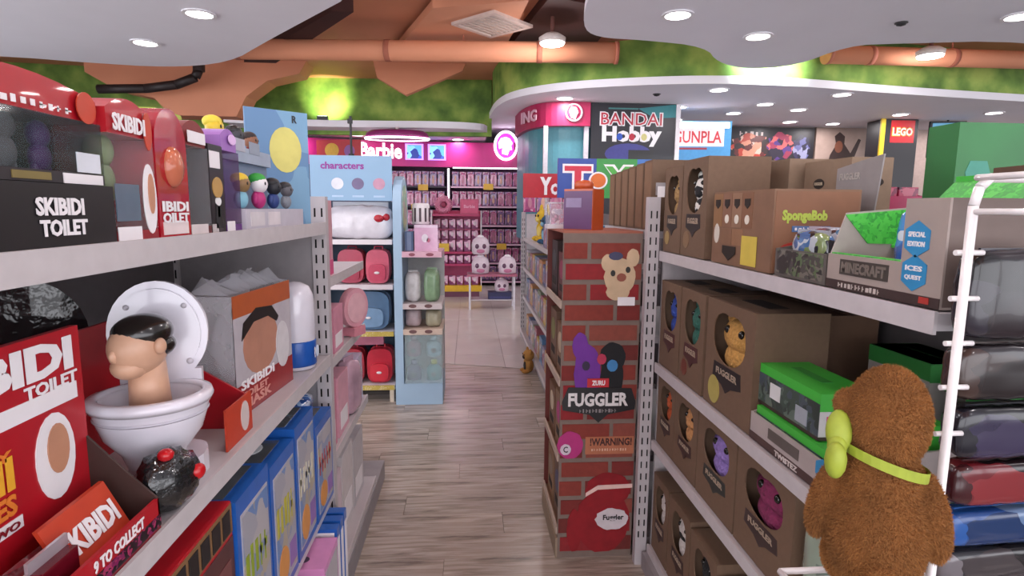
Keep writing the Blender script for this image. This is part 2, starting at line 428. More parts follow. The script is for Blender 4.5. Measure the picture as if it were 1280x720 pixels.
for x, y in ((3.0,7.0),(4.62,7.1),(4.02,7.84),(3.93,8.6),(2.95,8.2),(4.7,8.2),(1.25,7.75),(6.4,8.4),(7.6,8.1),(5.2,9.3),(9.0,8.6),(3.3,9.3),(10.4,9.2),(6.0,9.4),(8.0,9.3)):
    downlight(x, y, 2.9, 'small round downlight in the curved white canopy over the signed shops', 'downlights in the canopy', 1.1)
for x, y in ((-.25,9.9),(-1.9,10.2),(-.2,10.6),(-2.9,10.2)):
    downlight(x, y, 2.68, 'round downlight in the white ceiling of the pink doll alcove', 'downlights in the doll alcove', .55, (1.0,.86,.95))
def globe(x, y, z, label, power):
    t = thing('surface_lamp', label, 'ceiling light', (x, y, z))
    MB().lathe([(.02,.02),(.02,3.5-z)], 8).build('stem', M('#6b4038'), t)
    MB().lathe([(.13,0),(.14,.05),(.08,.09),(.02,.10)], 24).build('housing', M('#d8cfcc'), t, True)
    MB().lathe([(.001,-.015),(.12,-.012),(.125,.0),(.001,.0)], 24).build('lens', glow('#fffaf8', 25.), t)
    ld = bpy.data.lights.new('surface_lamp_beam', 'POINT'); ld.shadow_soft_size = .08; ld.energy = LAMP_W*power; ld.color = LAMP_COL
    lo = bpy.data.objects.new('surface_lamp_beam', ld); COL.objects.link(lo); lo.parent = t; lo.location = (0, 0, -.11)
globe(.85, 6.15, 3.14, 'bright round lamp hanging under the orange ceiling by the air vent', 2.)
globe(5.0, 6.2, 3.14, 'bright round lamp hanging beside the short orange duct', 1.5)
globe(.0, 3.2, 3.30, 'added unseen round lamp under the orange ceiling above the aisle', 1.6)  # out of view, put in to light the aisle and orange ceiling
globe(.0, .9, 3.30, 'added unseen round lamp under the orange ceiling above the aisle head', 1.4)  # likewise an added lamp overhead, lighting the near end of the aisle
def uplight(loc, aim, label, watts, col):
    t = thing('wall_washer', label, 'spotlight', loc)
    MB().box(-.08,-.04,0,.08,.04,.06).build('housing', M('#3a3a3c'), t)
    MB().box(-.07,-.03,.06,.07,.03,.064).build('lens', glow('#f4fff0', 6.), t)
    ld = bpy.data.lights.new('wash', 'SPOT'); ld.energy = watts; ld.color = col; ld.spot_size = math.radians(95); ld.spot_blend = .8; ld.shadow_soft_size = .05
    lo = bpy.data.objects.new('wash', ld); COL.objects.link(lo); lo.parent = t; lo.location = (0,0,.08)
    d = Vector(aim)-Vector(loc)-Vector((0,0,.08)); lo.rotation_euler = d.to_track_quat('-Z', 'Y').to_euler()
uplight((-2.25,9.33,2.78), (-2.25,9.75,3.10), 'small wall washer lighting the left green bulkhead yellow-green', 90., (.95,1,.55))
uplight((3.40,6.18,3.07), (3.42,6.75,3.14), 'small wall washer glaring white on the green bulkhead', 520., (.85,1,.97))
# ================================================================== shelving
RACK = M('#b4adb0', rough=.45, var=.05, scale=12.); RACK_D = M('#8e888b', rough=.55); LIP = M('#bdb6b8', rough=.4, var=.06, scale=30.)
PEG = M('#6d6769', rough=.7)
def post_mesh(h, w=.046, d=.035, pitch=.05, z0=.12):
    """slotted upright, two columns of real slots in the face towards -Y, hollow behind painted dark for its shade"""
    mb = MB(); t = .002; sw = .006; sh = .028
    xs = [-w/2, -.011-sw/2, -.011+sw/2, .011-sw/2, .011+sw/2, w/2]
    for a, b_ in ((0,1),(2,3),(4,5)): mb.box(xs[a], -d/2, 0, xs[b_], -d/2+t, h)
    for a, b_ in ((1,2),(3,4)):
        mb.box(xs[a], -d/2, 0, xs[b_], -d/2+t, z0)
        z = z0
        while z+pitch < h:
            mb.box(xs[a], -d/2, z+sh, xs[b_], -d/2+t, z+pitch); z += pitch
        mb.box(xs[a], -d/2, z, xs[b_], -d/2+t, h)
    mb.box(-w/2, -d/2+t, 0, -w/2+t, d/2, h).box(w/2-t, -d/2+t, 0, w/2, d/2, h).box(-w/2+t, d/2-t, 0, w/2-t, d/2, h)
    mb.box(-w/2+t, -d/2+t, h-t, w/2-t, d/2-t, h)
    return mb
def add_post(parent, x, y, h, name='slotted_post'):
    p = post_mesh(h).build(name, RACK, parent); p.location = (x, y, 0)
    s = MB().box(-.019, -.012, .005, .019, -.010, h-.004).build('shade_strip', M('#0d0c0d', rough=.9), p)  # near-black strip standing in for the shade inside the post
    return p
def shelf_part(parent, x0, x1, y0, y1, z, lip_side, mat=RACK):
    """top surface at z; lip hangs at the aisle side"""
    s = MB().box(x0, y0, z-.028, x1, y1, z).build('shelf', mat, parent)
    if lip_side > 0: MB().box(x1, y0, z-.034, x1+.006, y1, z+.003).build('shelf_lip', LIP, s)
    else: MB().box(x0-.006, y0, z-.034, x0, y1, z+.003).build('shelf_lip', LIP, s)
    for yy in (y0+.004, y1-.004):
        xa, xb = (x0, x1) if lip_side > 0 else (x1, x0)
        MB().prism([(xa, z-.028), (xa, z-.085), (xb-(xb-xa)*.25, z-.03)], yy-.003, yy+.003, 'y').build('bracket', RACK_D, s)
    return s

# ---- left rack
g = thing('gondola_shelf', 'white slotted-post shelf unit stacked with red and blue toy packs', 'shelf')
MB().box(-.96,.2,.12,-.94,1.9,1.47).build('back_panel', PEG, g)
add_post(g, -.485, 1.925, 1.485)
add_post(g, -.95, 1.925, 1.485)
MB().box(-.93,1.915,.0,-.51,1.93,1.40).build('end_panel', M('#918b8e', rough=.5), g)  # grey darkened to carry the shadow inside the shelves
MB().box(-.96,.2,0,-.40,1.90,.10).build('base_plinth', RACK_D, g)
shelf_part(g, -.94, -.40, .2, 1.9, .128, 1)
shelf_part(g, -.94, -.47, .2, 1.9, .50, 1)
shelf_part(g, -.94, -.466, .2, 1.9, .965, 1)
shelf_part(g, -.94, -.466, .2, 1.9, 1.40, 1)
# ---- second left rack beyond the post
g = thing('gondola_shelf', 'white shelf unit with curved brackets holding pink goods past the post', 'shelf')
MB().box(-.96,1.96,.12,-.94,3.3,1.40).build('back_panel', PEG, g)
MB().box(-.96,1.96,0,-.46,3.0,.10).build('base_plinth', RACK_D, g)
shelf_part(g, -.94, -.47, 1.96, 2.75, .13, 1)
shelf_part(g, -.94, -.50, 1.96, 2.75, .55, 1)
shelf_part(g, -.94, -.505, 1.96, 2.75, .90, 1)
shelf_part(g, -.94, -.505, 1.96, 2.75, 1.20, 1)
add_post(g, -.95, 2.78, 1.42)
# ---- right rack
g = thing('gondola_shelf', 'white slotted-post shelf unit holding brown plush boxes and green boxes', 'shelf')
MB().box(1.20,.82,.1,1.22,2.15,1.42).build('back_panel', PEG, g)
add_post(g, .70, 2.175, 1.50)
add_post(g, 1.21, 2.175, 1.50)
MB().box(.745,2.165,.05,1.19,2.178,1.45).build('end_panel', M('#b9b1b3', rough=.5), g)
MB().box(.70,.86,0,1.22,2.14,.07).build('base_plinth', RACK_D, g)
shelf_part(g, .726, 1.2, .83, 2.14, .10, -1)
shelf_part(g, .726, 1.2, .83, 2.14, .545, -1)
shelf_part(g, .726, 1.2, .83, 2.14, .86, -1)
shelf_part(g, .726, 1.2, .83, 2.14, 1.295, -1)
pc = MB().box(-.013,-.003,0,.013,.003,.04).build('price_clip', M('#f0ecee', rough=.3, alpha=.9), g); pc.location = (.72,2.15,1.50)

# ================================================================== LEFT, TOP SHELF
RED = M('#a8101f', rough=.4, coat=.2); RED_D = M('#7a0c1c', rough=.45); REDORANGE = M('#b8391f', rough=.45); BLACK = M('#161417', rough=.4)
WHITE = M('#e4dfe2', rough=.5, var=.03); SKIN = M('#b98468', rough=.5); HAIR = M('#17120f', rough=.35)
GREY = M('#77757a'); PURPLE = M('#5d2a77', rough=.4); YELLOW = M('#d6b62a', rough=.4); BLUE = M('#1b4f9e', rough=.35); PINK = M('#c9718f', rough=.5)
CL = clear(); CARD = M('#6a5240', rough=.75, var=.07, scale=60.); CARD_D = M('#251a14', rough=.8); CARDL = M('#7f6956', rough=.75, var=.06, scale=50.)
DARKGLASS = M('#1c2224', rough=.08, var=.3, scale=14., coat=.5)
T1 = 1.4005
carton('black cardboard box with white two-line block lettering lying on the top shelf', (.385,.12,.075), (-.542,.637,T1), 90, BLACK,
       [('t','front','SKIBIDI',.62,.50,.83,.78,WHITE,.035), ('t','front','TOILET',.63,.18,.84,.44,WHITE,.035)], flaps=False)
def blister(label, w_, d, h, x, y, z, header_h, body, header, deco=(), toys=(), name='toy_pack', tint=None, bow=0.):
    """window box: coloured card back and tray, clear cover, coloured header card on top"""
    r = thing(name, label, 'toy pack', (x, y, z), 90)
    hb = h-header_h
    MB().box(-w_/2, d/2-.012, 0, w_/2, d/2, h*.99).build('backing_card', body, r)
    MB().box(-w_/2, -d/2, 0, w_/2, d/2-.012, .014).build('tray', body, r)
    MB().prism([(-w_/2,-d/2),(w_/2,-d/2),(w_/2,d/2-.013),(-w_/2,d/2-.013)], .0145, hb).build('clear_cover', tint or CL, r)
    if header_h:
        n = 8
        arch = [(-w_/2,hb),(w_/2,hb)]+[(w_/2-w_*k/n, h-header_h*.35*(2*k/n-1)**2) for k in range(n+1)]
        MB().prism(arch, -d/2+.004, d/2-.014, 'y').build('header_card', header, r)
    for kind, px, pz, s, m_ in toys:
        if kind == 'figure':
            MB().ell((px,0,pz+s*2.6),(s*.8,s*.7,s)).ell((px,0,pz+s*1.0),(s*.9,s*.6,s*1.1)).ell((px-s*.5,0,pz+s*.2),(s*.35,s*.35,s*.6)).ell((px+s*.5,0,pz+s*.2),(s*.35,s*.35,s*.6)).build('toy_figure', m_, r, True)
        elif kind == 'block':
            MB().box(px-s,-d*.25,pz,px+s,d*.2,pz+s*1.8).build('toy_block', m_, r)
    decorate(r, w_, d, h, deco)
    return r
MID = M('#55606a', rough=.2, var=.3, scale=30.)
blister('dark window pack under a red arched header card, lying on the black box', .27,.10,.125, -.545,.70,T1+.0765,.045, M('#2a2428'), RED,
    [('s','front',5,14,.06,.67,.80,.74,WHITE), ('r','front',.0,.02,.30,.10,M('#7a3b3b')), ('r','front',.40,.02,.62,.09,M('#7a6a3a')), ('r','front',.70,.0,.98,.10,WHITE), ('r','front',.80,.12,.97,.32,M('#cfd2da')),
     ('o','front',.9,.78,.07,.16,REDORANGE)],
    [('figure',-.06,.015,.022,MID),('figure',.03,.015,.02,GREY),('figure',.09,.015,.018,PURPLE)], tint=clear('#3d4a4c',.45,.06))
def domed(label, w_, h, x, y, z, body, face, text=None, d=.09):
    r = thing('toy_pack', label, 'toy pack', (x, y, z), 90)
    n = 10; out = [(-w_/2,0),(w_/2,0),(w_/2,h*.72)]+[(w_/2*math.cos(PI*k/n), h*.72+h*.28*math.sin(PI*k/n)) for k in range(n+1)]
    MB().prism(out, -d/2, d/2, 'y').build('shell', body, r)
    MB().ell((0,-d*.5,h*.55),(w_*.25,.015,h*.16)).build('blister_bulge', face, r, True)
    f = bface(w_, d, h, 'front')
    f.rect(.1,.02,.9,.12,M('#d9c9c9'),r,'price_label')
    if text:
        f.text(text[0],.08,.20,.92,.28,WHITE,r,.03); f.text(text[1],.08,.11,.92,.19,WHITE,r,.03)
    return r
GLOSSRED = M('#a5081f', rough=.15, coat=.6, var=.15, scale=8.)
domed('glossy red domed pack squeezed behind the black box end', .10,.19, -.66,.80,T1, GLOSSRED, M('#d0a08a', rough=.15))
blister('tall clear window pack under a red header lettered in white', .105,.085,.20, -.526,.888,T1,.052, M('#8a1a24'), RED,
    [('t','front','SKIBIDI',.05,.76,.80,.88,WHITE,.03), ('r','front',.0,.0,.55,.10,WHITE), ('o','front',.88,.80,.1,.14,REDORANGE), ('r','front',.0,.14,.55,.40,M('#5d6a78',rough=.15)), ('o','front',.82,.30,.17,.26,WHITE), ('o','front',.84,.34,.08,.15,SKIN,'printed_picture',.0014,.0016)],
    [('figure',-.01,.06,.026,M('#6d7d50'))])
domed('glossy red rounded pack with white lettering along its foot', .10,.205, -.527,.993,T1, GLOSSRED, M('#bb6a50', rough=.12), ('IBIDI','OILET'))
blister('clear window pack with dark figure under a dull red header with white strip', .082,.085,.20, -.526,1.087,T1,.045, M('#5a2026'), M('#7d2a28'),
    [('r','front',.1,.80,.9,.90,WHITE), ('r','front',.02,.0,.8,.09,M('#cfc4c4'))],
    [('figure',.0,.03,.028,M('#2c2a2a')),('figure',.02,.02,.015,M('#7a3c30'))])
r = carton('narrow black toy box with a tan and white printed figure', (.062,.085,.165), (-.526,1.162,T1), 90, M('#1c171a', rough=.3),
    [('r','front',.05,.74,.75,.93,WHITE), ('o','front',.5,.52,.36,.12,M('#b08a4c')), ('p','front',[(.25,.05),(.75,.05),(.65,.38),(.35,.38)],M('#0c0c10')), ('o','front',.5,.36,.2,.05,M('#dddddd')), ('r','front',.42,.18,.58,.32,WHITE), ('r','front',.0,.0,.4,.1,M('#bbb3b3'))])
carton('yellow-green topped carton standing behind the narrow black toy box', (.10,.08,.228), (-.615,1.185,T1), 90, M('#9fae3a', rough=.5),
    [('r','front',.0,.0,1,.6,M('#6a4a2a')), ('o','front',.4,.86,.3,.05,M('#4a4a6a'))])
blister('slim purple window pack with a small label at its foot', .075,.085,.205, -.526,1.236,T1,.045, PURPLE, M('#9a6ab4'),
    [('r','front',.0,.0,.5,.10,WHITE), ('o','front',.6,.9,.25,.05,M('#d9b3e0'))], [('figure',0,.03,.024,M('#4a3350'))], tint=clear('#5b3a66',.5,.06))
# blue display stand with two tiers of small vinyl toys
r = thing('counter_display', 'light blue cardboard display with two tiers of small vinyl toys', 'display', (-.55,1.54,T1), 90)
DB = busy(['#5f86a8','#6f97b5','#86a9bd','#5b7fa5'], 9., .5)
MB().prism([(.15,.07),(.262,-.07),(.267,-.066),(.155,.074)], 0, .325).build('back_panel', DB, r)
MB().box(-.25,-.07,0,.18,.04,.045).build('lower_tier', M('#b9b4bf'), r)
MB().box(-.25,.0,.045,.10,.04,.165).build('upper_tier', M('#6f7f98'), r)
MB().box(-.25,-.012,.155,.10,.0,.19).build('upper_lip', M('#9aa5b8'), r)
u_ = Vector((.112,-.14,0)).normalized(); f = Face((.15,.07,0),u_,(0,0,1),Vector((u_.y,-u_.x,0)),.179,.325)
f.oval(.62,.66,.26,.2,M('#c9c06a'),r); f.text('R',.74,.9,.82,.965,BLACK,r,.03)
f = Face((-.25,0,0),(1,0,0),(0,0,1),(0,-1,0),.35,.325)
for a, m_ in ((.03,M('#9aa0ae')),(.28,M('#a8a9b8')),(.56,M('#8c95a5'))): f.rect(a,.55,a+.2,.64,m_,r,'price_card',.001,.0125)
for a, m_ in ((.06,M('#c9c2c6')),(.32,M('#d4ccd0'))): Face((-.25,-.07,0),(1,0,0),(0,0,1),(0,-1,0),.43,.045).rect(a,.15,a+.2,.85,m_,r,'price_card')
def vinyl(label, x, y, z, s, body, head, hat, tilt=0):
    t = thing('vinyl_toy', label, 'toy', (x, y, z), 90)
    MB().ell((0,0,s*.75),(s*.62,s*.55,s*.75)).ell((-s*.65,0,s*.8),(s*.22,s*.22,s*.45)).ell((s*.65,0,s*.8),(s*.22,s*.22,s*.45)).build('torso', body, t, True)
    MB().ell((0,-s*.1,s*1.95),(s*.75,s*.65,s*.72)).build('head', head, t, True)
    MB().ell((0,s*.05,s*2.35),(s*.78,s*.68,s*.5)).build('hat', hat, t, True)
    MB().ell((-s*.28,-s*.68,s*2.0),(s*.1,s*.06,s*.14)).build('eye', BLACK, t, True); MB().ell((s*.28,-s*.68,s*2.0),(s*.1,s*.06,s*.14)).build('eye', BLACK, t, True)
    return t
for nm, y, x, z, s, c in (('yellow-capped toy with a brown face on the lower display tier',1.345,-.51,.0455,.028,(M('#7fb4c8'),M('#8a6a45'),YELLOW)),
    ('green-haired white toy with a magenta body on the lower display tier',1.455,-.51,.0455,.030,(M('#b02a70'),WHITE,M('#2f9a3a'))),
    ('black and blue toy on the lower display tier',1.56,-.51,.0455,.028,(M('#2a3f7a'),M('#20222a'),M('#1c1c20'))),
    ('grey toy at the far end of the lower display tier',1.665,-.51,.0455,.026,(M('#7a7f88'),M('#5c5a60'),M('#2b2b30'))),
    ('yellow toy with red body on the upper display tier',1.36,-.567,.1655,.030,(M('#a81f24'),YELLOW,M('#d8c23a'))),
    ('black toy with grey face on the upper display tier',1.475,-.567,.1655,.028,(M('#1d1d22'),M('#3a3a42'),BLACK)),
    ('dark red toy on the upper display tier',1.575,-.567,.1655,.027,(M('#7a2422'),M('#8a5a42'),M('#2a1a1a')))):
    vinyl(nm, x, y, T1+z, s, *c)
carton('pale blue carton peeking over the red header packs', (.10,.06,.235), (-.70,.98,T1), 90, M('#7fa5bb'), [('t','front','R',.6,.9,.75,.96,BLACK,.02)])

# ================================================================== LEFT, MIDDLE SHELF
Z2 = .9655
r = thing('counter_display', 'red cardboard counter display with tall lettered back card and open tray', 'display', (-.515,.668,Z2), 90)
W_ = .37
MB().box(-W_/2,.045,0,W_/2,.055,.315).build('back_card', RED, r)
MB().box(-W_/2,-.048,0,W_/2,.045,.006).build('tray_floor', RED_D, r)
MB().box(-W_/2,-.048,.006,W_/2,-.043,.05).build('tray_front', RED, r)
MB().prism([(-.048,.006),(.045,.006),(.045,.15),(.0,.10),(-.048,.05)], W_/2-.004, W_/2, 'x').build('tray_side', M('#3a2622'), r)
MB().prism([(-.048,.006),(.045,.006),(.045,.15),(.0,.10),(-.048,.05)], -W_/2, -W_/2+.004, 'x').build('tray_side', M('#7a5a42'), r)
f = Face((-W_/2,.045,0),(1,0,0),(0,0,1),(0,-1,0),W_,.315)
f.text('SKIBIDI',.17,.82,.95,.97,WHITE,r,.05)
f.rect(.0,.68,.96,.755,WHITE,r,'printed_panel'); f.text('TOILET',.70,.755,.965,.81,WHITE,r,.03); f.text('COLLECT',.30,.69,.55,.745,BLACK,r,.02,.0026)
for a, b_, s_, c in ((.56,.60,'MYSTERY','#d9772a'),(.44,.575,'MINI','#e0a32a'),(.34,.425,'FIGURES','#d9772a')): f.text(s_,.28,a if a < b_ else b_,.62,max(a,b_),M(c),r,.04)
f.rect(.28,.27,.64,.32,WHITE,r,'printed_panel'); f.text('SERIES TWO',.30,.28,.62,.31,RED_D,r,.02,.0026)
f.oval(.82,.47,.10,.19,WHITE,r); f.oval(.83,.50,.055,.11,SKIN,r,'printed_picture',.0014,.0016)
f2 = Face((-W_/2,-.048,.006),(1,0,0),(0,0,1),(0,-1,0),W_,.044)
f2.rect(.0,.02,1,.42,busy(['#15101a','#7a1a52','#20131c','#a0305a'],70.,.3),r); f2.text('9 TO COLLECT',.58,.5,.88,.88,WHITE,r,.03)
# sachets inside the tray
for k, (yy, rx) in enumerate(((.545,.2),(.61,-.1),(.675,.25))):
    t = thing('foil_sachet', 'shiny red and silver foil sachet slumped in the red counter display tray', 'sachet', (-.512,yy,Z2+.007), 90, 'foil sachets in the red tray')
    MB().prism([(-.03,-.025),(.03,-.025),(.033,.02),(-.033,.02)], 0, .035+.012*k).build('pouch', busy(['#7a1020','#b8b4bd','#b3202a','#5a0c1a'],22.,.12), t)
    MB().box(-.033,-.012,.035+.012*k,.033,-.008,.05+.012*k).build('crimped_seal', M('#c9c4cc',rough=.15,metal=.6), t)
t = thing('leaning_card', 'red and orange card with lettering leaning in the display tray', 'card', (-.50,.765,Z2+.007), 92)
MB().prism([(-.018,0),(-.012,0),(.030,.085),(.024,.085)], -.075, .06, 'x').build('sheet', REDORANGE, t)
Face((-.075,-.018,0),(1,0,0),Vector((0,.042,.085)).normalized(),Vector((0,-.085,.042)).normalized(),.135,.095).text('SKIBIDI',.08,.40,.92,.75,WHITE,t,.04)
# crumpled black bag with red buttons
def lumpy(mb, c, r, amp, seed, ru=26, rv=16, rot=None, sq=0):
    rnd = random.Random(seed); ph = [rnd.uniform(0,6.3) for _ in range(9)]
    n0 = len(mb.v); mb.ell(c, r, ru, rv, rot)
    for i in range(n0, len(mb.v)):
        p = Vector(mb.v[i])-Vector(c); q = p.normalized() if p.length > 1e-9 else p
        a = math.sin(q.x*7+ph[0])*math.sin(q.y*6+ph[1])+math.sin(q.z*9+ph[2])*math.sin(q.x*11+ph[3])*.7+math.sin(q.y*17+ph[4]+q.z*13)*.5
        if sq:
            e_ = [abs(p[j]/r[j]) for j in range(3)]; p = p/max(1e-6, sum(x**sq for x in e_)**(1/sq))
        q = Vector(c)+p*(1+amp*a); q.z = max(q.z, c[2]-r[2]); mb.v[i] = tuple(q)
    return mb
t = thing('toy_controller', 'black film-wrapped toy lump with two red buttons beside the toy bowl', 'toy', (-.484,.912,Z2), 74)
lumpy(MB(), (0,0,.05), (.055,.038,.05), .08, 3).build('wrapped_body', M('#18191b', rough=.12, var=.3, scale=40., bump=.9, coat=.6), t, True)
MB().ell((-.012,-.012,.098),(.012,.012,.010)).build('red_button', M('#b3141c', rough=.2), t, True)
MB().ell((.028,-.034,.055),(.013,.010,.013)).build('red_button', M('#b3141c', rough=.2), t, True)
# toy toilet with a plain bust
POR = M('#d6d2dc', rough=.16, var=.02, coat=.5)
t = thing('toy_toilet', 'glossy white toy toilet with raised round lid and a plain dark-haired doll head', 'toy', (-.542,.992,Z2), 14); t.scale = (.82,.82,.82)
prof = [(.05,.0),(.056,.02),(.05,.05),(.062,.085),(.092,.125),(.104,.165),(.108,.185),(.112,.195),(.108,.203),(.096,.203),(.088,.19),(.07,.15),(.02,.135)]
MB().lathe(prof, 40, (0,0,0), 1., .92).build('bowl', POR, t, True)
MB().lathe([(.113,.186),(.1165,.196),(.113,.207),(.098,.209),(.092,.203),(.096,.195)], 40, (0,0,0), 1., .92, True).build('seat_rim', POR, t, True)
MB().lathe([(.1035,.163),(.1065,.166),(.1045,.171),(.101,.167)], 40, (0,0,0), 1., .92, True).build('rim_bead', M('#b9b5c0',rough=.2), t, True)
MB().prism(smooth([(-.06,-.03),(.08,-.03),(.09,.13),(-.06,.13)],2), 0, .05).build('foot', POR, t)
lid = MB(); n = 32
outl = [(.098*math.cos(2*PI*k/n), .335-.0+.115*math.sin(2*PI*k/n)-.02) for k in range(n)]
lid.prism(outl, .085, .10, 'y').prism([(p[0]*.86, .315+(p[1]-.315)*.86) for p in outl], .078, .086, 'y')
lo = lid.build('lid', POR, t); 
for xx in (-.055,.055): MB().ell((xx,.076,.375),(.006,.004,.006)).build('lid_bumper', M('#b5b0b8'), lo, True)
MB().ell((.06,.076,.25),(.007,.004,.007)).build('lid_bumper', M('#b5b0b8'), lo, True)
MB().box(-.08,.086,.17,.08,.105,.23).build('hinge', POR, t)
hd = MB().ell((0,-.005,.305),(.044,.052,.058),20,16).ell((0,-.026,.27),(.030,.03,.026),16,10).ell((-.045,.0,.31),(.008,.012,.017)).ell((.045,.0,.31),(.008,.012,.017)).ell((0,-.053,.298),(.007,.010,.013))
hd.cyl((0,.01,.28),(0,.012,.155),.03,18,.036)
ho = hd.build('doll_head', M('#c99d82', rough=.38), t, True); ho.rotation_euler = (0,0,math.radians(-34)); ho.scale = (1.12,1.12,1.0); ho.location = (-.012,0,.0)
MB().ell((0,.006,.334),(.0468,.0525,.0385),22,16).ell((0,.022,.305),(.044,.038,.03),18,12).build('moulded_hair', M('#17120f', rough=.25, coat=.4), ho, True)
# red pack insert round the toy toilet
r = thing('pack_tray', 'red folded card tray holding the white toy toilet', 'tray', (-.62,1.07,Z2), 90)
MB().box(-.20,.085,0,.19,.092,.26).build('back_card', RED, r)
MB().prism([(-.06,0),(.085,0),(.085,.26),(.03,.20),(-.02,.10),(-.06,.06)], -.204, -.200, 'x').build('side_wing', RED, r)
MB().prism([(-.135,0),(.085,0),(.085,.14),(-.02,.145),(-.135,.075)], .188, .193, 'x').build('side_wing', RED, r)
MB().box(.06,-.14,0,.193,-.136,.085).build('front_flap', REDORANGE, r)
Face((.06,-.14,0),(1,0,0),(0,0,1),(0,-1,0),.133,.085).oval(.7,.5,.16,.38,M('#c9b9b6'),r)
# face-mask style pack in clear film
r = thing('mask_pack', 'clear film pack with orange top card and red lettered foot', 'toy pack', (-.575,1.475,Z2), 85)
MB().box(-.16,.05,0,.16,.055,.285).build('backing_card', M('#a9a2a6'), r)
MB().box(-.16,-.06,0,.16,.05,.012).build('tray', RED_D, r)
fr = Face((-.16,-.06,0),(1,0,0),(0,0,1),(0,-1,0),.32,.285)
fr.rect(0,0,1,.26,M('#8f2a2c',rough=.25),r,'foot_card'); fr.rect(0,.82,1,1,M('#b0552a',rough=.3),r,'top_card')
fr.rect(0,.26,1,.82,M('#b7b0b6',rough=.2),r,'printed_panel',.0008); fr.oval(.42,.54,.30,.27,M('#b27e68',rough=.25),r); fr.poly([(.10,.62),(.14,.76),(.35,.85),(.62,.82),(.74,.70),(.70,.66),(.55,.74),(.3,.74)],HAIR,r,'printed_picture',.0014,.0016)
fr.oval(.80,.42,.13,.22,M('#cfcacd',rough=.25),r,'printed_picture',.0014,.0018)
fr.text('SKIBIDI',.06,.21,.62,.29,WHITE,r,.03); fr.text('TOILET',.06,.13,.5,.19,M('#c98a80'),r,.03); fr.text('MASK',.10,.04,.55,.12,M('#c98a80'),r,.03)
MB().ell((0,-.0,.15),(.12,.045,.11),20,14).build('moulded_shell', M('#cfc9cf', rough=.25), r, True)
MB().box(-.162,-.0585,.012,-.160,.05,.285).build('clear_side', clear(alpha=.3), r); MB().box(.160,-.0585,.012,.162,.05,.285).build('clear_side', clear(alpha=.3), r)
cr_ = MB()
for k in range(26):
    a = -.155+.31*k/25
    cr_.add([(a,-.05,.286),(a+.012,.05,.286),(a+.006+.01*math.sin(k*2.2),.02*math.sin(k*1.7),.315+.012*math.sin(k*1.3)),(a-.004,-.02*math.cos(k*1.1),.31+.014*math.cos(k*1.9))],[(0,1,2,3)])
cr_.build('crumpled_film', clear('#e6e4ea',.4,.05), r)
# white domed jar
t = thing('mystery_jar', 'white domed jar with blue question-mark label ring on the shelf end', 'jar', (-.525,1.755,Z2), 90)
MB().lathe([(.05,.0),(.056,.005),(.056,.20),(.053,.225),(.042,.25),(.02,.262),(.001,.265)], 32).build('dome', POR, t, True)
MB().lathe([(.0565,.012),(.0575,.014),(.0575,.085),(.0565,.088)], 32, ring=True).build('label_band', M('#1a4fa0', rough=.3), t, True)
Face((-.03,-.0575,.02),(1,0,0),(0,0,1),(0,-1,0),.06,.06).text('?',.12,.25,.32,.8,WHITE,t,.04); Face((-.03,-.058,.02),(1,0,0),(0,0,1),(0,-1,0),.06,.06).oval(.7,.5,.26,.3,M('#c9d6ea'),t)
t = thing('wrapped_lid_toy', 'black film-wrapped round lid toy behind the red counter display', 'toy', (-.83,1.09,Z2), 40)
outl = [(.115*math.cos(2*PI*k/28), .235+.12*math.sin(2*PI*k/28)) for k in range(28)]
MB().prism(outl, 0, .03, 'y').build('lid', M('#141416', rough=.15, bump=.5, coat=.5), t); MB().box(-.06,-.03,0,.06,.06,.15).build('body', M('#151515', rough=.2), t)

def pouch(label, w_, d, h, loc, rz, mat, name='toy_bag', seed=1, tab=True, group=None):
    t = thing(name, label, 'bag', loc, rz, group)
    lumpy(MB(), (0,0,h/2), (w_/2,d/2,h/2), .03, seed, 26, 18, None, 4).build('pouch', mat, t, True)
    if tab: MB().box(-w_*.3,-.002,h*.96,w_*.3,.002,h*1.06).build('header_tab', mat, t)
    return t
# ================================================================== LEFT, LOWER SHELVES
BLUEBOX = M('#1f58a8', rough=.3, var=.1); WBOX = M('#a9a6ae', rough=.35)
Z3 = .5036
def bluebox(label, y0, y1, h, txt, tc_, x=-.455, z=Z3, d=.30):
    w_ = y1-y0
    r = thing('toy_box', label, 'box', (x-d/2, (y0+y1)/2, z), 90)
    MB().box(-w_/2,-d/2,0,w_/2,d/2,h).build('body', BLUEBOX, r)
    fr = bface(w_, d, h, 'front')
    fr.rect(.10,.06,.93,.90,WBOX,r,'printed_panel'); fr.rect(.12,.08,.91,.88,busy(['#9a9aa4','#7f8aa5','#a8a4a8','#5f7fb0','#a39a88'],16.,.35),r,'printed_panel',.0008,.0012); scribble(fr, len(label), 5, .16,.45,.88,.68,M(tc_),r,.0022); fr.oval(.35,.22,.2,.13,M('#c98a4a'),r,'printed_picture',.0014,.0022); fr.rect(.6,.12,.88,.3,M('#8c6aa8'),r,'printed_panel',.0012,.0022)
    tp = bface(w_, d, h, 'top')
    tp.rect(.08,.10,.92,.9,M('#55585c', rough=.06, var=.25, scale=20., coat=.4),r,'clear_window'); tp.oval(.6,.3,.22,.12,M('#cfd0d4',rough=.2),r,'printed_picture',.0014,.0013); tp.oval(.3,.55,.15,.16,M('#8a7f68',rough=.2),r,'printed_picture',.0014,.0013)
    return r
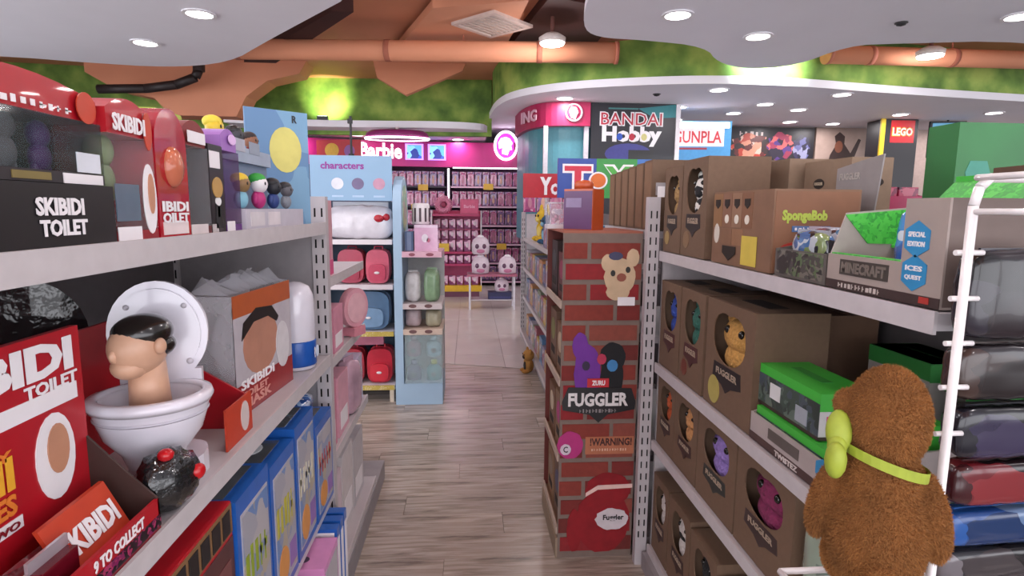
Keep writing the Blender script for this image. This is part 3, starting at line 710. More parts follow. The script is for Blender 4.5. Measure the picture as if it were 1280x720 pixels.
r = carton('large red box with a strip of small dark windows along its front', (.36,.30,.385), (-.61,.90,Z3), 90, RED,
    [('r','front',0,.0,1,.82,M('#4b2426',rough=.3)), ('r','front',0,.84,1,.99,M('#7a5a3a'))]+[('r','front',.04+.12*k,.85,.13+.12*k,.97,BLACK,'printed_panel',.0012,.0013) for k in range(8)]+[('r','front',.55,.1,.95,.72,M('#6b3a3a',rough=.3),'printed_panel',.0012,.0013), ('t','top','SKIBIDI',.3,.15,.75,.4,RED_D,.04)])
bluebox('blue and white toy box with green lettering next to the large red box', 1.09, 1.27, .375, 'MASK', '#8a9a2a')
bluebox('blue and white toy box with yellow-green lettering in the middle of the blue row', 1.28, 1.46, .355, 'KIDS', '#b0a83a')
bluebox('blue and white toy box with red lettering at the post end of the blue row', 1.66, 1.86, .30, 'FUN', '#b03a3a')
bluebox('blue and white toy box with pale lettering, third in the blue row', 1.47, 1.65, .375, '', '#c9c4b0')
pouch('blue and white film bag lying on the blue box by the post', .16,.22,.055, (-.58,1.76,Z3+.3025), 0, busy(['#2b64b0','#b9c4d6','#1b4a90','#8fb0da'],30.,.15,coat=.6), seed=4, tab=False)
Z4 = .1285
carton('lilac pink box with dotted top beside the blue boxes', (.16,.24,.32), (-.525,1.60,Z4), 90, M('#c987b6', rough=.4), [('r','front',.08,.06,.92,.94,WBOX), ('o','top',.3,.3,.1,.08,M('#4a3a52')), ('o','top',.7,.5,.1,.08,M('#4a3a52')), ('o','top',.4,.75,.1,.08,M('#4a3a52')), ('s','front',8,4,.2,.5,.8,.66,M('#b05a90'),.0013)])
carton('yellow topped box low beside the lilac box', (.11,.24,.31), (-.525,1.31,Z4), 90, YELLOW, [('r','front',.1,.08,.9,.8,M('#8a7a3a'))])
carton('pink box with magenta front low beside the yellow box', (.13,.24,.30), (-.525,1.44,Z4), 90, M('#c96aa0', rough=.4), [('r','front',.08,.06,.92,.9,M('#d8a8c6'))])
for k in range(3):
    carton('thin blue-edged white box standing in a row of three by the post', (.035,.26,.335), (-.54,1.715+.05*k,Z4), 90, BLUEBOX, [('r','front',.12,.04,.88,.9,WHITE), ('r','left',.03,.03,.97,.97,WHITE)], group='thin blue-edged boxes by the post')
# ---- pink goods past the post
carton('tall pink striped box on the upper shelf past the post', (.24,.08,.275), (-.56,2.12,1.2005), 90, busy(['#b85a78','#c47a8e','#a8506a','#c9939a'],20.,.4,(1,1,.2)), [('r','right',.05,.05,.95,.95,M('#b8647e')), ('r','front',.0,.0,1,.2,M('#c94a7a'))])
for k, (y, z, w_, h, c) in enumerate(((2.06,.9005,.14,.20,'#b84a6a'),(2.25,.9005,.16,.17,'#cf8aa0'),(2.08,.5505,.18,.26,'#c4738c'),(2.30,.5505,.18,.24,'#d29aaa'),(2.10,.1305,.22,.30,'#c9b6bf'),(2.33,.1305,.20,.33,'#c4bdbf'),(2.56,.1305,.22,.30,'#b5b0b4'),(2.64,.5505,.14,.22,'#bba9c4'))):
    carton(['small deep pink box under the tall striped box','pale pink box with a white label past the post','rose pink carton on the second lowest pink shelf','blush pink carton on the second lowest pink shelf','whitish pink carton on the lowest pink shelf','cream white carton beside the whitish pink one','grey white carton at the far end of the lowest pink shelf','pale lilac carton beside the blush one'][k], (w_,.2,h), (-.61,y,z), 90, M(c, rough=.4), [('r','front',.15,.1,.85,.4,WHITE), ('r','left',.1,.1,.9,.6,M('#d8a0b2'))])
t = thing('round_mirror_pack', 'round pale pink pack standing at the pink shelf edge', 'toy pack', (-.50,2.5,.9336), 65)
MB().prism([(.085*math.cos(2*PI*k/28), .09+.085*math.sin(2*PI*k/28)) for k in range(28)], -.015, .015, 'y').build('disc', M('#cf96a2', rough=.35), t)
MB().prism([(.065*math.cos(2*PI*k/28), .09+.065*math.sin(2*PI*k/28)) for k in range(28)], -.018, -.015, 'y').build('inner_disc', M('#dcaeb6', rough=.2), t)
MB().box(-.04,-.03,-.03,.04,.03,.006).build('stand', M('#c9818f'), t)
pouch('clear film bag with pink contents hanging at the pink shelf edge', .13,.08,.24, (-.53,2.50,.5535), 70, M('#b996a6', rough=.08, var=.35, scale=9., coat=.7, bump=.4), seed=9)
# ================================================================== RIGHT RACK
def plush_box(label, w_, h, y, z, fur, fur2=None, d=.20, x=.735, badge='#2a2222', shape=0, seal=None, card=None, group=None):
    """brown window carton: side walls, die-cut front, plush toy inside, dark pennant badge"""
    cd_ = card or CARD
    r = thing('plush_box', label, 'box', (x+d/2, y, z), -90, group)
    t = .004
    MB().box(-w_/2,-d/2+t,0,-w_/2+t,d/2,h).box(w_/2-t,-d/2+t,0,w_/2,d/2,h).box(-w_/2+t,-d/2+t,0,w_/2-t,d/2-t,t).box(-w_/2+t,d/2-t,0,w_/2-t,d/2,h).box(-w_/2+t,-d/2+t,h-t,w_/2-t,d/2-t,h).build('carton', cd_, r)
    MB().box(-w_*.25,-d*.15,h,w_*.25,d*.15,h+.0015).build('tuck_slot', CARD_D, r)
    n = 28; cz = h*.67; rx = w_*.34; rz_ = h*.22; hole = []
    for k in range(n):
        a = 2*PI*k/n
        e_ = 1.+ (.22*max(0, math.sin(a))*abs(math.sin(2*a)) if shape != 2 else .12*math.sin(3*a))
        hole.append((rx*math.cos(a)*e_, cz+rz_*math.sin(a)*e_))
    holed_front(w_, h, hole, cd_, r, -d/2, t)
    MB().box(-w_/2+.005,-d/2+.105,.005,w_/2-.005,-d/2+.107,h-.005).build('inner_shade_card', CARD_D, r)  # dark sheet added as the shade inside the carton
    F = fur2 or fur
    yb = -d/2+.054
    pm = MB().ell((0,yb,h*.50),(rx*.95,.044,h*.16)).ell((0,yb,h*.70),(rx*1.12,.045,h*.175))
    pm.ell((-rx*.65,yb,h*.84),(rx*.28,.025,h*.06)).ell((rx*.65,yb,h*.84),(rx*.28,.025,h*.06))
    pl = pm.build('plush_toy', fur, r, True)
    MB().ell((0,yb-.030,h*.66),(rx*.5,.017,h*.06)).build('muzzle', F, pl, True)
    for sx in (-1,1):
        MB().ell((sx*rx*.42,yb-.036,h*.755),(rx*.12,.010,rx*.12)).build('eye', M('#15130f', rough=.1), pl, True)
    fr = bface(w_, d, h, 'front')
    fr.poly([(.22,.44),(.78,.44),(.80,.30),(.60,.26),(.5,.20),(.40,.26),(.20,.30)], M(badge, rough=.6), r, 'logo_badge')
    fr.text('FUGGLER', .28,.34,.72,.40, M('#9c8a78'), r, .03, .0013)
    if seal: fr.oval(.24,.17,.13,.13*w_/h*1.1, M(seal), r, 'round_seal')
    return r
P = {k: M(c, rough=.95, bump=.8, scale=90., var=.25) for k, c in dict(tan='#9a7a4e', zebra='#b9b3ab', blue='#26408e', teal='#2c5f52', lion='#b98a48', orange='#b3522a', peach='#c08a58', lilac='#8b73b5', berry='#7d2850', white='#c9c4bf', dark='#1a1a1c').items()}
ZEB = busy(['#17161a','#d0cbc4','#17161a','#d0cbc4'], 22., .9, (1,1,3.2))
TOPZ = 1.2985
plush_box('tall brown window box with a tan plush inside on the top shelf', .175,.305,2.06,TOPZ,P['tan'],seal='#9a7f4e')
plush_box('tall brown window box with a black and white striped plush inside', .205,.320,1.862,TOPZ,ZEB,P['dark'],seal='#7d6248')
for k, (y, hh) in enumerate(((2.09,.325),(1.96,.32),(1.83,.315))):
    carton(['plain brown carton at the back of the top shelf, next to the post','plain brown carton in the middle of the three at the back','plain brown carton at the back behind the small stacked boxes'][k], (.12,.16,hh), (1.08,y,TOPZ), -90, CARDL, [('r','front',.02,.49,.98,.51,M('#7d6044'))])
c0 = carton('brown carton with dark oval badge behind the sachet tray', (.22,.12,.30), (1.10,1.64,TOPZ), -90, CARDL, [('o','right',.5,.78,.3,.05,CARD_D), ('t','right','FUGGLER',.3,.76,.7,.80,M('#b9a890'),.02), ('o','front',.35,.78,.12,.05,CARD_D), ('t','front','FUGGLER',.26,.765,.44,.795,M('#b9a890'),.02)])
# printed box with small stacked-box picture, camera side lettered
r = carton('brown printed box with yellow smiling sponge corner picture and badge grid', (.345,.22,.205), (.735+.11,1.53,TOPZ), -90, M('#7a5a45', rough=.6, var=.1, scale=20.), [], flaps=True)
f = bface(.345,.22,.205,'front')
MB()
for k in range(4):
    f.rect(.01+.175*k,.52,.175+.175*k,.98,M(['#86613f','#7f5b45','#8a6850','#7a543c'][k]),r,'printed_panel'); f.poly([(.05+.175*k,.90),(.14+.175*k,.90),(.14+.175*k,.82),(.095+.175*k,.77),(.05+.175*k,.82)],CARD_D,r,'logo_badge',.0012,.0013)
    if k: f.oval(.10+.175*k,.63,.035,.06,M('#d9d2c4'),r,'printed_picture',.0012,.0013)
f.oval(.09,.42,.05,.14,M('#c9c0b4'),r); f.rect(.19,.28,.37,.50,M('#7d5a42'),r); f.rect(.38,.28,.56,.50,M('#8a6448'),r)
f.poly([(.22,.26),(.46,.26),(.46,.16),(.34,.06),(.22,.16)],CARD_D,r,'logo_badge',.0012,.0013); f.rect(.56,.04,.80,.42,M('#c9b24a'),r,'printed_picture',.0014,.0013)
f = bface(.345,.22,.205,'right')
f.rect(.02,.02,.98,.98,M('#80573f', rough=.6, var=.12, scale=12.),r); f.text('SpongeBob',.10,.60,.62,.76,M('#a8b84a'),r,.05,.0014); f.rect(.22,.50,.66,.57,M('#4a6a9a'),r,'printed_panel',.0012,.0014); scribble(f, 3, 8, .25,.515,.63,.555,WHITE,r,.0027); f.oval(.3,.3,.2,.08,M('#a8322a'),r,'printed_picture',.0012,.0014)
# open tray of shiny sachets
def tray(label, w_, d, hf, hb, loc, rz, mat, inner=None, name='display_tray'):
    r = thing(name, label, 'tray', loc, rz)
    MB().box(-w_/2,-d/2,0,w_/2,d/2,.004).build('floor_card', mat, r)
    MB().box(-w_/2,-d/2,.004,w_/2,-d/2+.004,hf).build('front_card', mat, r)
    MB().box(-w_/2,d/2-.004,.004,w_/2,d/2,hb).build('back_card', inner or mat, r)
    for s in (-1,1):
        MB().prism([(-d/2+.004,.004),(d/2-.004,.004),(d/2-.004,hb),(-d/2+.06,hb*.75),(-d/2+.004,hf)], s*w_/2-(.004 if s > 0 else 0), s*w_/2+(0 if s > 0 else .004), 'x').build('side_card', mat, r)
    return r
r = tray('grey printed tray full of shiny sachets on the top shelf', .20,.30,.065,.10,(.735+.15,1.235,TOPZ),-90,M('#5d5752',rough=.4))
bface(.2,.3,.065,'front').rect(.05,.1,.95,.95,busy(['#4a4642','#6f6a60','#5a6a4a','#35312e'],40.,.3),r)
for k in range(6):
    t = thing('foil_sachet', 'crinkled silver, green and blue foil sachet heaped in the grey tray', 'sachet', (.765+.048*k,1.235+.015*math.sin(k*2),TOPZ+.012+.006*k), -90+14*math.sin(k*1.7), 'foil sachets in the grey tray')
    lumpy(MB(), (0,0,.048), (.068,.015,.048), .05, 20+k, 24, 14, None, 4).build('pouch', busy([['#4a6a9a','#b4bac2','#26262c','#7a8a5a'],['#6a3a44','#b9b9c2','#3a2a30','#4a7090'],['#5a7a50','#b4b8bc','#2a302c','#3a5a88']][k%3],30.,.1,coat=.8), t, True)
    MB().box(-.06,-.002,.085,.06,.002,.10).build('crimped_seal', M('#c4c4cc',rough=.15,metal=.5), t)
# large green-lined counter display with blue hexagons
GREENC = M('#3fae3a', rough=.5, var=.08, scale=8.); GREYC = M('#9b8d86', rough=.6, var=.05); GREEN_D = M('#1f5a2a', rough=.5)
BRI = busy(['#3aa83a','#48b944','#36983a','#52c04a'],60.,.5)
r = thing('counter_display', 'grey cardboard counter display with bright green lining and blue hexagon badges', 'display', (.735+.13,.985,TOPZ), -90)
W_, D_ = .29, .26
MB().box(-W_/2,-D_/2,0,W_/2,D_/2,.004).build('floor_card', GREYC, r)
MB().box(-W_/2,-D_/2,.004,W_/2,-D_/2+.004,.068).build('front_card', GREYC, r)
MB().box(W_/2-.09,-D_/2,.068,W_/2,-D_/2+.004,.175).build('front_flange', GREYC, r)
MB().box(-W_/2+.004,-D_/2+.0045,.066,W_/2-.09,-D_/2+.02,.070).build('green_rim', BRI, r)
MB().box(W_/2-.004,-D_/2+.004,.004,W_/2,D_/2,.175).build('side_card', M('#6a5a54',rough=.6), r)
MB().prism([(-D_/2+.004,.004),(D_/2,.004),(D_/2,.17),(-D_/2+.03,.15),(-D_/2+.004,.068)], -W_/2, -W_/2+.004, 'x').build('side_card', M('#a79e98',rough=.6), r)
Face((-W_/2+.004,-D_/2,0),(0,1,0),(0,0,1),(1,0,0),D_,.17).poly([(.10,.86),(.98,.98),(.98,.50),(.30,.52)],BRI,r,'green_flap',.002)
MB().box(-W_/2+.004,D_/2-.004,.004,W_/2-.004,D_/2,.225).build('back_card', GREENC, r)
MB().prism([(.0,.085),(D_/2-.005,.215),(D_/2-.005,.21),(.0,.08)], -W_/2+.004, W_/2-.1, 'x').build('inner_slope', BRI, r)
f = Face((-W_/2,-D_/2,0),(1,0,0),(0,0,1),(0,-1,0),W_,.175)
f.rect(0,.0,1,.10,M('#3a2a28'),r); f.rect(.14,.17,.60,.34,M('#3f3833'),r,'logo_badge'); f.text('MINECRAFT',.16,.195,.58,.315,M('#6f655d'),r,.04,.0013); scribble(f, 6, 12, .14,.02,.56,.08,M('#b9aea8'),r)
f.rect(.86,.03,.93,.09,M('#a8322a'),r,'printed_panel',.0012,.0013)
def hexa(f, a, b_, ra, txts, r):
    f.poly([(a+ra*math.cos(PI/6+PI/3*k), b_+ra*f.w/f.h*math.sin(PI/6+PI/3*k)) for k in range(6)], M('#2f86b8',rough=.4), r, 'hexagon_badge', .0012, .0002)
    for i, s_ in enumerate(txts): f.text(s_, a-ra*.6, b_+.02-.09*i, a+ra*.6, b_+.07-.09*i, WHITE, r, .03, .0016)
hexa(f,.80,.62,.105,('SPECIAL','EDITION'),r); hexa(f,.80,.30,.105,('ICES','QUEST'),r)
Face((-W_/2,D_/2-.004,0),(1,0,0),(0,0,1),(0,-1,0),W_,.225).text('MINECRAFT',.60,.84,.98,.95,M('#d9d4b0'),r,.03)
pouch('blue printed film bag standing in the green-lined display', .10,.04,.15, (.815,.985,TOPZ+.01), -90, busy(['#2a6fc0','#3f8ad0','#d4e0ec','#2a5aa8'],22.,.2,coat=.5), seed=31)
pouch('brown, white and blue toy pack lying in the green-lined display', .11,.06,.06, (.80,1.06,TOPZ+.005), -80, busy(['#6a4030','#e0dcd8','#7a4a38','#5a8fc0'],10.,.4), seed=32, tab=False)
t = tray('open green cardboard box behind the green-lined display', .16,.12,.20,.225,(1.09,1.04,TOPZ),-90,GREENC)
bface(.16,.12,.2,'front').rect(.1,.78,.9,.93,GREEN_D,t); bface(.16,.12,.2,'front').rect(.2,.62,.9,.72,M('#9acbe0'),t)
t = thing('header_sign', 'slanted grey display header card at the back of the top shelf', 'sign', (1.02,1.46,TOPZ), -90)
MB().prism([(-.10,.0),(.04,.0),(.08,.295),(.0,.285),(-.10,.27)], 0, .004, 'y').build('card', M('#8a8484',rough=.3), t); Face((-.14,0,0),(1,0,0),(0,0,1),(0,-1,0),.28,.36).text('FUGGLER',.20,.66,.50,.71,M('#a8a09a'),t,.02)

# ---- middle shelf
Z2R = .8635
plush_box('brown window box with a blue plush inside', .20,.325,2.035,Z2R,P['blue'],badge='#4a2624')
plush_box('brown window box with a teal green plush inside', .20,.325,1.825,Z2R,P['teal'],badge='#4a2624',seal='#6a3628')
b3 = plush_box('wide brown window box with a sandy lion-like plush inside', .30,.325,1.555,Z2R,P['lion'],badge='#241c1c',seal='#a89a52')
carton('plain brown carton lying under the top shelf behind the window boxes', (.5,.16,.30), (1.06,1.75,Z2R), -90, M('#6d5140',rough=.8))
carton('mid green box with blue picture behind the tray of boxes', (.095,.13,.24), (.735+.36,1.036,Z2R), -90, M('#2f7a38',rough=.5), [('r','front',.1,.1,.9,.6,M('#4a7a9a')), ('r','right',.1,.1,.9,.55,M('#4a7a9a'))])
r = tray('grey display tray of green and white boxes with blue badge', .36,.28,.07,.12,(.735+.14,1.22,Z2R),-90,M('#a79b98',rough=.5))
f = bface(.36,.28,.07,'front'); f.rect(0,0,1,.28,M('#4a3532'),r); f.rect(.25,.45,.62,.82,M('#5a524e'),r,'logo_badge'); f.text('TWISTEZ',.35,.05,.62,.24,M('#cfc4c0'),r,.03,.0013); hexa(f,.86,.72,.07,(),r); f.rect(.92,.06,.97,.2,M('#a8322a'),r,'printed_panel',.0012,.0013)
def greenbox(label, size, loc, rz=-90, pic='#c9427a'):
    w_, d, h = size
    r = carton(label, size, loc, rz, GREENC, flaps=False)
    fr = bface(w_,d,h,'front'); fr.rect(0,.08,1,.78,busy(['#3a4a42','#5a6a60','#46505a','#2f3a36'],40.,.4),r); fr.rect(0,0,1,.08,M('#3a2a26'),r); fr.rect(.22,.3,.40,.66,M('#cfcfcf'),r,'printed_picture',.0012,.0013); fr.rect(.66,.15,.84,.5,M('#9aa0a8'),r,'printed_picture',.0012,.0013)
    s = bface(w_,d,h,'right'); s.poly([(0,.08),(1,.08),(1,.75),(.8,.62),(0,.62)],M('#cfcacf',rough=.4),r); s.rect(.12,.18,.42,.52,M(pic),r,'printed_picture',.0012,.0013); s.rect(0,0,1,.08,M('#3a2a26'),r); s.rect(.6,.44,.95,.58,M('#9aa0a8'),r,'printed_panel',.0012,.0013)
    tp = bface(w_,d,h,'top'); tp.rect(.2,.4,.7,.6,M('#2f8a34'),r)
    return r
greenbox('green box with pink picture on its white end, top of the tray pile', (.26,.13,.105), (.735+.085,1.275,Z2R+.0925))
greenbox('green box lying flat under the pink-picture box in the tray', (.34,.15,.085), (.735+.085,1.22,Z2R+.0045), pic='#4a7ab8')
greenbox('green box with dark end standing behind the tray pile', (.15,.11,.14), (.735+.215,1.16,Z2R+.0045), pic='#3a4a52')
carton('white box with green lid beneath the top shelf', (.20,.13,.14), (.735+.36,1.28,Z2R+.11), -90, M('#a09a96',rough=.5), [('r','front',0,.72,1,1,M('#2f7a38')), ('r','right',0,.70,1,1,M('#2f7a38')), ('r','top',0,0,1,1,M('#2f7a38'))])
carton('dark green carton under the white box at the back', (.30,.14,.108), (.735+.36,1.24,Z2R), -90, GREEN_D)
carton('dark green box with blue picture at the back of the middle shelf', (.13,.13,.22), (.735+.33,.915,Z2R), -90, GREEN_D, [('r','front',.1,.1,.9,.6,M('#3a5a7a')), ('r','right',.1,.1,.6,.55,M('#3a5a7a'))])
# ---- third shelf
Z3R = .5485
plush_box('brown window box with an orange plush inside on the third shelf', .185,.270,2.035,Z3R,P['orange'],badge='#3a2622')
plush_box('brown window box with a peach plush inside on the third shelf', .205,.270,1.838,Z3R,P['peach'],badge='#3a2622')
plush_box('brown window box with a lilac plush inside on the third shelf', .265,.270,1.595,Z3R,P['lilac'],badge='#2e302c')
plush_box('brown window box with a dark berry plush inside on the third shelf', .28,.270,1.315,Z3R,P['berry'],badge='#3a2a28')
pouch('pale green and clear film bag at the end of the third shelf', .12,.14,.25, (.80,1.09,Z3R), -90, busy(['#4a7a4a','#8a9a8a','#6a7a70','#5a5a5a'],9.,.1,coat=.7), seed=41)
# ---- bottom shelf
Z4R = .1035
plush_box('brown window box with a white plush inside on the bottom shelf, by the post', .17,.315,2.045,Z4R,P['white'],badge='#3a2622')
plush_box('brown window box with a black and white plush inside on the bottom shelf', .20,.315,1.85,Z4R,P['white'],P['dark'],badge='#3a2622')
plush_box('brown window box with a dark plush inside on the bottom shelf', .20,.30,1.64,Z4R,P['dark'],badge='#3a2622')
carton('low mustard-edged brown carton on the bottom shelf', (.26,.24,.27), (.735+.12,1.39,Z4R), -90, M('#7d6644'))

# ================================================================== BRICK-PRINT STAND
r = thing('display_stand', 'floor display stand printed as a red brick wall with plush pictures', 'display', (.525,2.45,0))
MORT = M('#75655d', rough=.85, var=.1, scale=30.)
MB().box(-.16,-.225,0,.155,-.215,1.36).build('side_panel', MORT, r)
MB().box(-.16,.215,0,.155,.225,1.36).build('side_panel', M('#6a2c26'), r)
MB().box(.145,-.215,0,.155,.215,1.36).build('back_panel', M('#4a1c1a'), r)
MB().box(-.16,-.225,1.36,.155,.225,1.368).build('top_panel', M('#9a5a48', rough=.8), r)
for z in (.10,.42,.74,1.06): 
    MB().box(-.155,-.214,z,.144,.214,z+.012).build('stand_shelf', M('#7a5a44'), r); MB().box(-.165,-.214,z,-.157,.214,z+.03).build('shelf_lip', M('#b9a596'), r)
MB().box(-.168,-.225,0,-.16,.225,.09).build('kick_board', M('#8d7a66'), r)
rnd = random.Random(5); z = .03; row = 0
BR = [M(c, rough=.8, var=.12, scale=40.) for c in ('#71231f','#7d3026','#66231f','#824034','#851d22')]
while z < 1.34:
    h_ = .062; x = -.155-(.11 if row % 2 else .0)
    while x < .15:
        a, b_ = max(-.157, x+.006), min(.152, x+.20)
        if b_-a > .02: MB().box(a,-.228,z,b_,-.225,min(1.352,z+h_)).build('brick', rnd.choice(BR), r)
        x += .21
    z += .082; row += 1
f = Face((-.16,-.2282,0),(1,0,0),(0,0,1),(0,-1,0),.315,1.36)
def blob(cx, cz, rx, rz_, mat, nm='printed_plush', lift=0., wob=.03): return f.oval(cx, cz, rx, rz_, mat, r, nm, .002, lift, 24, wob)
CREAM = M('#c4a98a', rough=.8, var=.1)
blob(.72,.875,.20,.055,CREAM); blob(.56,.915,.08,.025,CREAM,lift=.0004); blob(.88,.93,.08,.026,CREAM,lift=.0004); blob(.70,.83,.15,.025,CREAM,lift=.0003)
blob(.63,.885,.03,.009,M('#2a2622'),lift=.0022); blob(.82,.895,.03,.009,M('#2a2622'),lift=.0022); blob(.74,.873,.06,.012,M('#8a4a3a'),lift=.0022); blob(.66,.935,.09,.012,M('#3a3a5a'),lift=.0022); f.rect(.70,.79,.92,.815,WHITE,r,'printed_label',.002,.0022)
PUR = M('#6a2f8e', rough=.8); BK = M('#16161a', rough=.8)
blob(.34,.585,.17,.09,PUR); blob(.24,.67,.10,.04,PUR,lift=.0004); blob(.66,.575,.15,.075,BK); blob(.66,.635,.17,.045,BK,lift=.0004)
blob(.32,.61,.05,.014,M('#2a1a3a'),lift=.0022); blob(.52,.63,.06,.016,M('#b02a4a'),lift=.0026); blob(.66,.61,.07,.018,M('#3a7ab0'),lift=.0026)
f.poly([(.02,.50),(.10,.545),(.92,.54),(.98,.50),(.97,.475),(.62,.46),(.5,.435),(.38,.46),(.03,.475)], BLACK, r, 'logo_badge', .003, .001)
f.text('FUGGLER',.10,.486,.88,.528,M('#d9d4d4'),r,.04,.0042); scribble(f, 4, 12, .25,.466,.75,.478,M('#8a8284'),r,.0042)
f.rect(.34,.545,.62,.572,M('#b81f2c'),r,'logo_tag',.003,.0042); f.text('ZURU',.40,.551,.57,.566,WHITE,r,.04,.0074)
blob(.14,.365,.17,.043,M('#a8246e',rough=.6)); blob(.08,.352,.07,.017,M('#c9bac6'),lift=.0022); f.text('C',.05,.343,.11,.362,BLACK,r,.02,.0044)
f.rect(.34,.335,.98,.39,M('#a8664a',rough=.8),r,'printed_label',.0016,.0005); f.text('!WARNING!',.40,.362,.95,.386,M('#3a0f0c'),r,.03,.0024); scribble(f, 9, 14, .42,.345,.9,.354,M('#d0a890'),r,.0024)
RP = M('#86121c', rough=.85, var=.15, scale=20.)
blob(.60,.12,.36,.105,RP); blob(.66,.22,.30,.055,RP,lift=.0004); blob(.22,.09,.10,.07,RP,lift=.0003)
f.poly([(.36,.20),(.52,.222),(.98,.226),(.98,.238),(.52,.236),(.36,.212)], M('#d9b8b0'), r, 'printed_plush', .002, .0026)
blob(.72,.125,.22,.035,M('#c9bfc4'),lift=.0026,wob=.06); f.text('Fuggler',.60,.118,.88,.14,BLACK,r,.03,.0047)
# goods on the stand's aisle shelves
for k, (y, z, h_, w_, c) in enumerate(((2.36,1.072,.2,.16,'#5a2a26'),(2.56,1.072,.24,.16,'#33201e'),(2.36,.752,.22,.17,'#7a5a42'),(2.56,.752,.25,.17,'#6d5140'),(2.36,.432,.24,.17,'#8a6a50'),(2.56,.432,.22,.17,'#75543e'),(2.36,.112,.25,.17,'#6d5140'),(2.56,.112,.23,.17,'#8a6a50'))):
    carton(['dark red','near-black','brown','deep brown','tan','chestnut','umber','light tan'][k]+' carton on the %s aisle shelf of the brick stand' % ('top','upper middle','lower middle','bottom')[k//2], (w_,.2,h_), (.372+.11,y,z+.0005), -90, M(c,rough=.6), [('o','front',.5,.65,.3,.2,M(['#8a2a4a','#3a3a3a','#b9a58a','#7a7a4a','#b03a7a','#c9b9a0','#4a4a6a','#8a7a6a'][k])), ('r','front',.2,.2,.8,.34,CARD_D)])
# things on top of the stand
TZ = 1.3685
t = thing('toy_bottle_box', 'purple fronted orange package shaped like a perfume bottle on the brick stand', 'toy pack', (.475,2.36,TZ), -42)
MB().box(-.075,-.045,0,.06,.045,.165).build('shell', M('#b04a22', rough=.3, coat=.3), t)
MB().lathe([(.03,0),(.03,.022),(.024,.034),(.001,.038)], 20, (-.01,0,.165), 1.4, 1.).build('cap', M('#b5502a', rough=.25, alpha=.95), t, True)
Face((-.075,-.045,0),(1,0,0),(0,0,1),(0,-1,0),.135,.165).rect(.0,.02,.98,.95,M('#5a3560',rough=.3),t,'printed_panel'); Face((-.075,-.045,0),(1,0,0),(0,0,1),(0,-1,0),.135,.165).rect(.08,.55,.62,.78,M('#8a7a9a'),t,'printed_panel',.0012,.0013)
t = thing('clear_toy_cube', 'clear plastic cube pack with pink and white print on the brick stand', 'toy pack', (.385,2.52,TZ), 0)
MB().box(-.05,-.04,0,.045,.04,.018).build('base', M('#d0ccd2'), t); MB().box(-.048,-.038,.018,.043,.038,.108).build('cover', clear(alpha=.2), t); MB().box(-.03,-.02,.018,.03,.02,.085).build('insert', busy(['#c98aa5','#d8c9d0','#8a6a80','#b0a8c0'],45.,.4), t); MB().box(-.05,-.04,.108,.045,.04,.113).build('lid', M('#b9b9c2',rough=.2), t)

# ================================================================== brown carton row and further shelves beyond the post
g = thing('gondola_shelf', 'white shelf unit with plush toys and boxes beyond the brick stand', 'shelf')
MB().box(1.02,3.0,.05,1.04,6.4,1.42).build('back_panel', PEG, g)
MB().box(.60,3.0,0,1.04,6.4,.09).build('base_plinth', RACK_D, g)
for z in (.12,.50,.82,1.14): shelf_part(g, .60 if z > .2 else .58, 1.02, 3.0, 6.38, z, -1)
p_ = add_post(g, .60, 6.42, 1.42); add_post(g, 1.03, 6.42, 1.42)
MB().box(.63,6.41,.05,1.0,6.425,1.4).build('end_panel', M('#c9c4c8'), g)
rnd = random.Random(8)
PAL = ['#8a7f9a','#5a7fa5','#b59a4a','#a05a6a','#7d8a70','#b0a8b5','#4a5a80','#c08a5a']
DESC = ['violet grey','dull blue','mustard','dusty red','sage','pale grey','navy','apricot']
for li, z in enumerate((.12,.50,.82,1.14)):
    y = 3.03; k = 0
    while y < 6.10:
        w_ = rnd.uniform(.16,.26); h_ = rnd.uniform(.17,.235); i = (k+li*3) % 8
        if not (z > 1 and y > 4.65):
            carton('%s printed box, number %s past the brick stand, %s shelf' % (DESC[i], ['one','two','three','four','five','six','seven','eight','nine','ten','eleven','twelve','thirteen','fourteen','fifteen','sixteen','seventeen','eighteen'][k], ['lowest','second','third','top'][li]),
                (w_-.015,.22,h_), (.615+.11,y+w_/2,z+.003), -90, M(PAL[i],rough=.4), [('r','front',.1,.15,.9,.85,busy([PAL[i],PAL[(i+3)%8],'#d0ccd2',PAL[(i+5)%8]],28.,.3))], flaps=False)
        y += w_; k += 1
def plush(label, loc, rz, s, fur, fur2, name='plush_toy', ears='round'):
    t = thing(name, label, 'plush toy', loc, rz)
    b_ = MB().ell((0,0,s*.75),(s*.62,s*.52,s*.75)).ell((0,-s*.05,s*1.85),(s*.72,s*.6,s*.62))
    for q in (-1,1): b_.ell((q*s*.68,-s*.15,s*.95),(s*.2,s*.22,s*.45)).ell((q*s*.38,-s*.45,s*.22),(s*.24,s*.42,s*.22)).ell((q*s*.6,0,s*2.35),(s*.26,s*.14,s*(.28 if ears == 'round' else .5)))
    b_.build('body', fur, t, True)
    MB().ell((0,-s*.55,s*1.7),(s*.3,s*.16,s*.22)).ell((0,-s*.42,s*.75),(s*.36,s*.16,s*.45)).build('pale_patch', fur2, t, True)
    for q in (-1,1): MB().ell((q*s*.27,-s*.62,s*1.98),(s*.08,s*.05,s*.1)).build('eye', BLACK, t, True)
    return t
plush('blue plush toy with pale belly on the top shelf beyond the stand', (.70,5.10,1.1435), -75, .105, M('#31506e',rough=.95,), M('#7fa5bb',rough=.95), ears='long')
plush('yellow plush toy with long ears behind the blue plush', (.72,5.55,1.1435), -75, .125, M('#c9a52f',rough=.95,), M('#d9c26a',rough=.95), ears='long')
plush('tan and black plush toy leaning out of the lowest shelf', (.53,5.0,.0), -80, .085, M('#a5763a',rough=.95), M('#2a2622',rough=.95))
